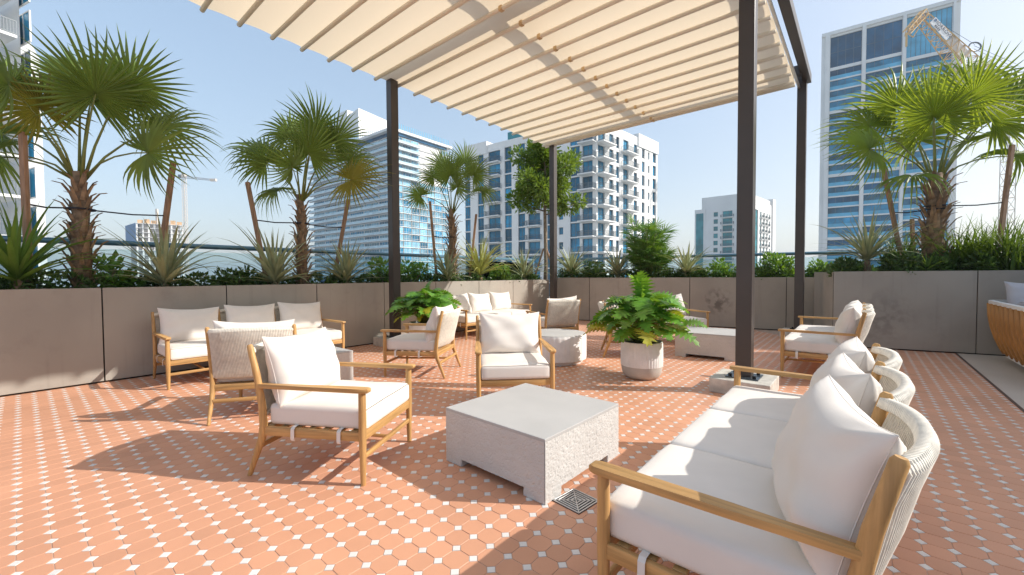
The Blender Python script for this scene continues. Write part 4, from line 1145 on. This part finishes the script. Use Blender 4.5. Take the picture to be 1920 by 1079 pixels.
m = MB(); p_ = atY(640, 204, 250); m.box((p_.x+2, p_.y+8, zr+6), (9, 9, 2*(p_.z-zr-6)), rz=fl.ang); m.build('lift_tower', 'bwhite', gt)

# tall blue tower on the right
c, l, r, zr = bldg(None, None, (1802, -4, 124), (1541, 67), None)
tw = thing('tall_tower', 'tall blue glass tower with white vertical piers behind the sunlit palm', 'building')
f = Face((c.x, c.y), l); back = f.n*(-22)
core(tw, [(c.x, c.y), l, (l[0]+back.x, l[1]+back.y), (c.x+back.x, c.y+back.y)], zr-.5, .8, 'bgrey')
FH = 3.45; cols = [(1550, 1608), (1616, 1682), (1690, 1774)]; ops = []
for ci, (pa, pb) in enumerate(cols):
    u0, u1 = sorted((f.u(pa), f.u(pb))); zs_ = []
    ztop_ = zr-1.6
    # tall top glazing
    zt_ = ztop_ - (FH*2.9 if ci < 2 else FH*3.6); zs_.append((zt_, ztop_))
    if ci < 2: window(tw, f, u0, u1, zt_, ztop_, -.5, 'glass_d', 'frame', 4, .5)
    else:
        window(tw, f, u0, u1, zt_, ztop_, -.5, 'railglass', 'frame', 9, .5)
    z = zt_-.55-FH
    k = 0
    while z > -6:
        hgt = 2.55
        if k % 6 == 4: z -= .5
        zs_.append((z, z+hgt+.45)); window(tw, f, u0, u1, z, z+hgt+.45, -.3, 'glass' if (k+ci) % 4 else 'glass_d', 'frame', 4)
        mm = MB(); W_ = u1-u0; key = ('rg', ci)
        if key not in BM:
            mm.box((0, 0, .55), (W_-.1, .05, 1.1)); BM[key] = mm.mesh('railing', 'railglass')
        inst('railing', BM[key], tw, f.pt((u0+u1)/2, -.05, z), f.ang)
        z -= FH; k += 1
    ops.append((u0, u1, zs_))
facade_wall(tw, f, ops, GZ, zr, 1.3, 'bwhite')
m = MB(); wbox(m, f, 0, f.L, .6, -1.2, zr-.9, zr+.2)
for a_, b_ in ((1541, 1549), (1608.5, 1615.5), (1682.5, 1689.5), (1775, 1780)): u0, u1 = sorted((f.u(a_), f.u(b_))); wbox(m, f, u0, u1, .7, 0, GZ, zr-.9)
m.build('pier', 'bwhite', tw)

# small white hotel block behind the near post
c, l, r, zr = bldg(None, None, (1408, 361, 178), (1316, 372), (1452, 378))
sb = thing('small_white_block', 'small white block with teal windows just behind the near pergola post', 'building')
fl, frr = Face((c.x, c.y), l), Face((c.x, c.y), r); core(sb, [(c.x, c.y), l, fourth((c.x, c.y), l, r), r], zr-.4, .6, 'bwhite')
FH = 3.2; levels = [zr-6.4-FH*(k+1) for k in range(9)]
run_face(sb, fl, [(1337, 1345, 2, .6, 2.6, None), (1354, 1372, 3, .1, 2.7, (1351, 1375, 1.2, 'bars')), (1382, 1388, 2, .6, 2.6, None)], levels, .5, zr, 'glass_t')
run_face(sb, frr, [(1414, 1420, 2, -.2, 3.1, None), (1424, 1426.5, 1, .2, 2.7, (1423.5, 1428, .9, 'bars')), (1430, 1432.5, 1, .2, 2.7, (1429.5, 1434, .9, 'bars')), (1436, 1438, 1, .2, 2.7, (1435.5, 1439.5, .9, 'bars')), (1441, 1443, 1, .2, 2.7, None)], levels, .5, zr-2.5, 'glass_t')
m = MB(); wbox(m, fl, fl.L-1.5, fl.L+3.0, .2, -8, GZ, zr-5.2); m.build('side_wing', 'bwhite', sb)
f3 = fl; m = MB(); wbox(m, fl, fl.L-.8, fl.L+2.4, .30, .2, GZ, zr-7); m.build('stair_glazing', 'glass_t', sb)
m = MB(); wbox(m, frr, frr.L-4, frr.L, .6, -2, GZ, zr+.6); m.build('end_fin', 'bwhite', sb)

# tower under construction, far left, and its crane
c, l, r, zr = bldg(None, None, (256, 409, 330), (238, 415), (342, 414))
ct = thing('unfinished_tower', 'far concrete tower under construction with bare floors and orange formwork', 'building')
fl, frr = Face((c.x, c.y), l), Face((c.x, c.y), r)
core(ct, [(c.x, c.y), l, fourth((c.x, c.y), l, r), r], zr-3.5, 1.6, 'bconc')
FH = 3.6
for k in range(13):
    z = zr-4-FH*k; m = MB(); cc = (frr.a+frr.b)/2
    wbox(m, frr, -.6, frr.L+.6, .8, -18, z-.3, z); m.build('floor_slab', 'bwhite', ct)
    m = MB()
    for i in range(9): wbox(m, frr, frr.L*i/8-.5, frr.L*i/8+.5, .2, -.8, z-FH, z-.3)
    m.build('column', 'bwhite', ct)
for i in range(7):
    if i in (3,): continue
    m = MB(); wbox(m, frr, frr.L*i/7+.3, frr.L*(i+1)/7-.4, -1, -1.3, zr-4, zr-1.2+.8*(i % 2)); m.build('formwork_panel', 'formwork', ct)
m = MB(); wbox(m, fl, -.5, fl.L+1, 1.0, .8, zr-19, zr-4); m.build('blue_screen', 'bluenet', ct)
m = MB(); wbox(m, frr, -1, frr.L+2, 1.6, 1.2, zr-21, zr-19); m.build('green_net', 'net', ct)
m = MB(); p_ = frr.pt(frr.L*.42, -6, 0); m.box((p_.x, p_.y, zr+1), (1.4, 1.4, 16)); m.build('hoist_mast', 'cranew', ct)
def lattice(m, a, b, wa, wb, n, r=.12, upv=Vector((0, 0, 1))):
    a, b = Vector(a), Vector(b); d = (b-a).normalized(); x = upv.cross(d)
    x = x.normalized() if x.length > 1e-3 else Vector((1, 0, 0)); y = d.cross(x); cs = [(-1, -1), (1, -1), (1, 1), (-1, 1)]
    def P_(i, k): w_ = (wa+(wb-wa)*i/n)/2; return a+(b-a)*(i/n)+x*cs[k][0]*w_+y*cs[k][1]*w_
    for k in range(4):
        m.tube([P_(0, k), P_(n, k)], r, 4)
        for i in range(n): m.tube([P_(i, k), P_(i+1, (k+1) % 4)], r*.6, 4, caps=False); m.tube([P_(i, k), P_(i, (k+1) % 4)], r*.6, 4, caps=False)
ck = thing('tower_crane', 'thin pale tower crane beside the unfinished tower on the left', 'crane')
yb = 335; top = atY(345, 332, yb); m = MB(); lattice(m, (top.x, top.y, GZ), (top.x, top.y, top.z), 2.2, 2.2, 50, .16); m.build('mast', 'cranew', ck)
je = atY(400, 338, yb-10); jb = atY(338, 331, yb+2); m = MB(); lattice(m, (top.x, top.y, top.z), je, 1.6, 1.0, 14, .16); m.build('jib', 'bgrey', ck)
m = MB(); m.box((top.x, top.y, top.z+1), (2.6, 2.6, 2.6)); m.build('cab', 'cranew', ck)
m = MB(); m.box(tuple(je), (4.5, 2, 1.8)); m.build('jib_end', 'cranew', ck)
m = MB(); m.box(tuple(jb), (2.2, 2, 2.4)); m.tube([jb, top], .4, 4); m.build('counterweight', 'frame', ck)

# luffing crane in front of the tall tower
lc = thing('luffing_crane', 'orange lattice crane jib with a white name board in front of the tall tower', 'crane')
yc = 96.; hd_ = atY(1731, 36, yc); bs = atY(1838, 152, yc); rt2 = atY(1893, 212, yc); ax = (bs-hd_); 
m = MB(); lattice(m, hd_, bs, 1.7, 3.7, 11, .13, Vector((0, 1, 0))); m.build('jib', 'crane', lc)
m = MB(); h1 = atY(1733, 24, yc); h2 = atY(1700, 62, yc-2); lattice(m, h1, h2, 1.2, 1.0, 5, .13); m.tube([h2, h2-Vector((0, 0, 3))], .2, 5)
m.tube([atY(1700, 62, yc), atY(1712, 70, yc), atY(1722, 54, yc)], .14, 4); m.build('jib_head', 'crane', lc)
m = MB(); wc = atY(1828, 88, yc); 
m.tube([wc+Vector((1.4*math.cos(R(30*i)), 0, 1.0*math.sin(R(30*i)))) for i in range(13)], .16, 5); m.build('sheave', 'frame', lc)
m = MB(); lattice(m, bs, rt2, 3.7, 2.6, 6, .13, Vector((0, 1, 0))); m.build('jib_root', 'crane', lc)
m = MB(); lattice(m, rt2, (rt2.x, rt2.y, GZ), 1.7, 1.7, 26, .1, Vector((0, 1, 0))); m.build('mast', 'cranew', lc)
m = MB()
for a_, b_ in (((1733, 26), (1828, 84)), ((1826, 86), (1905, 120)), ((1826, 92), (1905, 128))): m.tube([atY(*a_, yc), atY(*b_, yc)], .05, 4)
m.build('cable', 'frame', lc)
dirv = ax.normalized(); ang = math.atan2(-dirv.z, dirv.x); mid = hd_ + ax*.21
M = Matrix.Translation(mid+Vector((0, -1.25, 0))) @ Matrix.Rotation(ang, 4, 'Y')
m = MB(); vs_, fs_ = bevbox_data(5.4, .08, 1.75, 0, 1); m.add(vs_, fs_, M); bd = m.build('name_board', 'sign', lc)
m = MB(); vs_, fs_ = bevbox_data(5.6, .06, 2.6, 0, 1); m.add(vs_, fs_, Matrix.Translation(hd_+ax*.52+Vector((0, -1.1, 0))) @ Matrix.Rotation(ang, 4, 'Y')); m.build('infill_panel', 'cranew', lc)
m = MB(); m.box((-2.25, -.06, .35), (.55, .04, .6), M=M); m.build('logo_mark', 'bluenet', bd)
for k in range(4): m = MB(); m.box((-1.35+.42*k, -.06, -.5), (.3, .04, .42), M=M); m.build('small_mark', 'ink', bd)
def text(body, size, M, parent, mname):
    cu = bpy.data.curves.new('lettering', 'FONT'); cu.body = body; cu.size = size; cu.extrude = .015; cu.align_x = 'CENTER'; cu.align_y = 'CENTER'
    to = bpy.data.objects.new('lettering', cu); sc.collection.objects.link(to)
    bpy.context.view_layer.update(); me = bpy.data.meshes.new_from_object(to.evaluated_get(bpy.context.evaluated_depsgraph_get()))
    bpy.data.objects.remove(to); me.materials.append(MT[mname])
    o = inst('lettering', me, parent); o.matrix_basis = M; return o
Mb = M @ Matrix.Translation((.3, -.07, .33)) @ Matrix.Rotation(math.pi/2, 4, 'X')
text('MORROW', 1.15, Mb, bd, 'ink')

# white balcony tower at the left frame edge, and a gridded block behind it
e = atY(40, 130, 33); lt = thing('white_balcony_building', 'white building with stacked balconies cut off by the left frame edge', 'building')
f = Face((e.x, e.y), (e.x-16, e.y+7)); m = MB(); 
core(lt, [(e.x-.9, e.y+.8), (e.x-17, e.y+8.0), (e.x-32, e.y+30), (e.x*1.5-1.5, e.y*1.5)], 34, .2, 'bwhite')
zb0 = zrow(30, 64, 33)
for k in range(-1, 9):
    z = zb0 - 3.15*k
    balcony(lt, f, .0 if k > 2 else .5, 14, z, 1.7, 'bars')
    for i in range(3): window(lt, f, 1+4.3*i, 4.6+4.3*i, z+.1, z+2.6, -.9, 'glass', 'bwhite', 3)
e2 = atY(78, 300, 70); g2 = thing('gridded_block', 'pale gridded apartment block glimpsed behind the left edge palm', 'building')
f2 = Face((e2.x, e2.y), (e2.x-14, e2.y+3)); core(g2, [(e2.x, e2.y), (e2.x-14, e2.y+3), (e2.x-30, e2.y+20), (e2.x*1.2, e2.y*1.2)], e2.z, .3, 'bwhite')
for k in range(8):
    for i in range(5): window(g2, f2, .3+2.7*i, 2.8+2.7*i, e2.z-2.0*(k+1)+.15, e2.z-2.0*k-.15, .02, 'railglass' if (i+k) % 2 else 'glass', 'bwhite', 2)

# unseen wing assumed beyond the right edge, added to shade the floor there
wg = thing('shade_wing', 'unseen low white wing added along the right side to shade the terrace floor', 'building')
a_, b_ = st(-12, 7.0), st(26, 7.0); fw = Face(a_, b_)
m = MB(); q = [a_, b_, st(26, 13), st(-12, 13)]; m.prism(q[::-1], -2, 5.4); m.build('wall', 'bwhite', wg)
for i in range(12):
    u0 = 1.2+3.1*i; window(wg, fw, u0, u0+2.3, .1, 2.7, .03, 'glass', 'frame', 2)

# ------------------------------------------------------------------ hazy air over the city
hz = MB(); hz.box((0, 0, 32.), (7800, 7800, 136.))
hm = bpy.data.materials.new('haze_air'); hm.use_nodes = True; hn = hm.node_tree.nodes; hn.remove(hn['Principled BSDF'])
pv = hn.new('ShaderNodeVolumePrincipled'); pv.inputs['Color'].default_value = (.86, .93, 1, 1); pv.inputs['Density'].default_value = .00045; pv.inputs['Anisotropy'].default_value = .2
hm.node_tree.links.new(pv.outputs[0], hn['Material Output'].inputs['Volume'])
tag(hz.build('haze', hm), kind='stuff')
sc.cycles.volume_bounces = 0
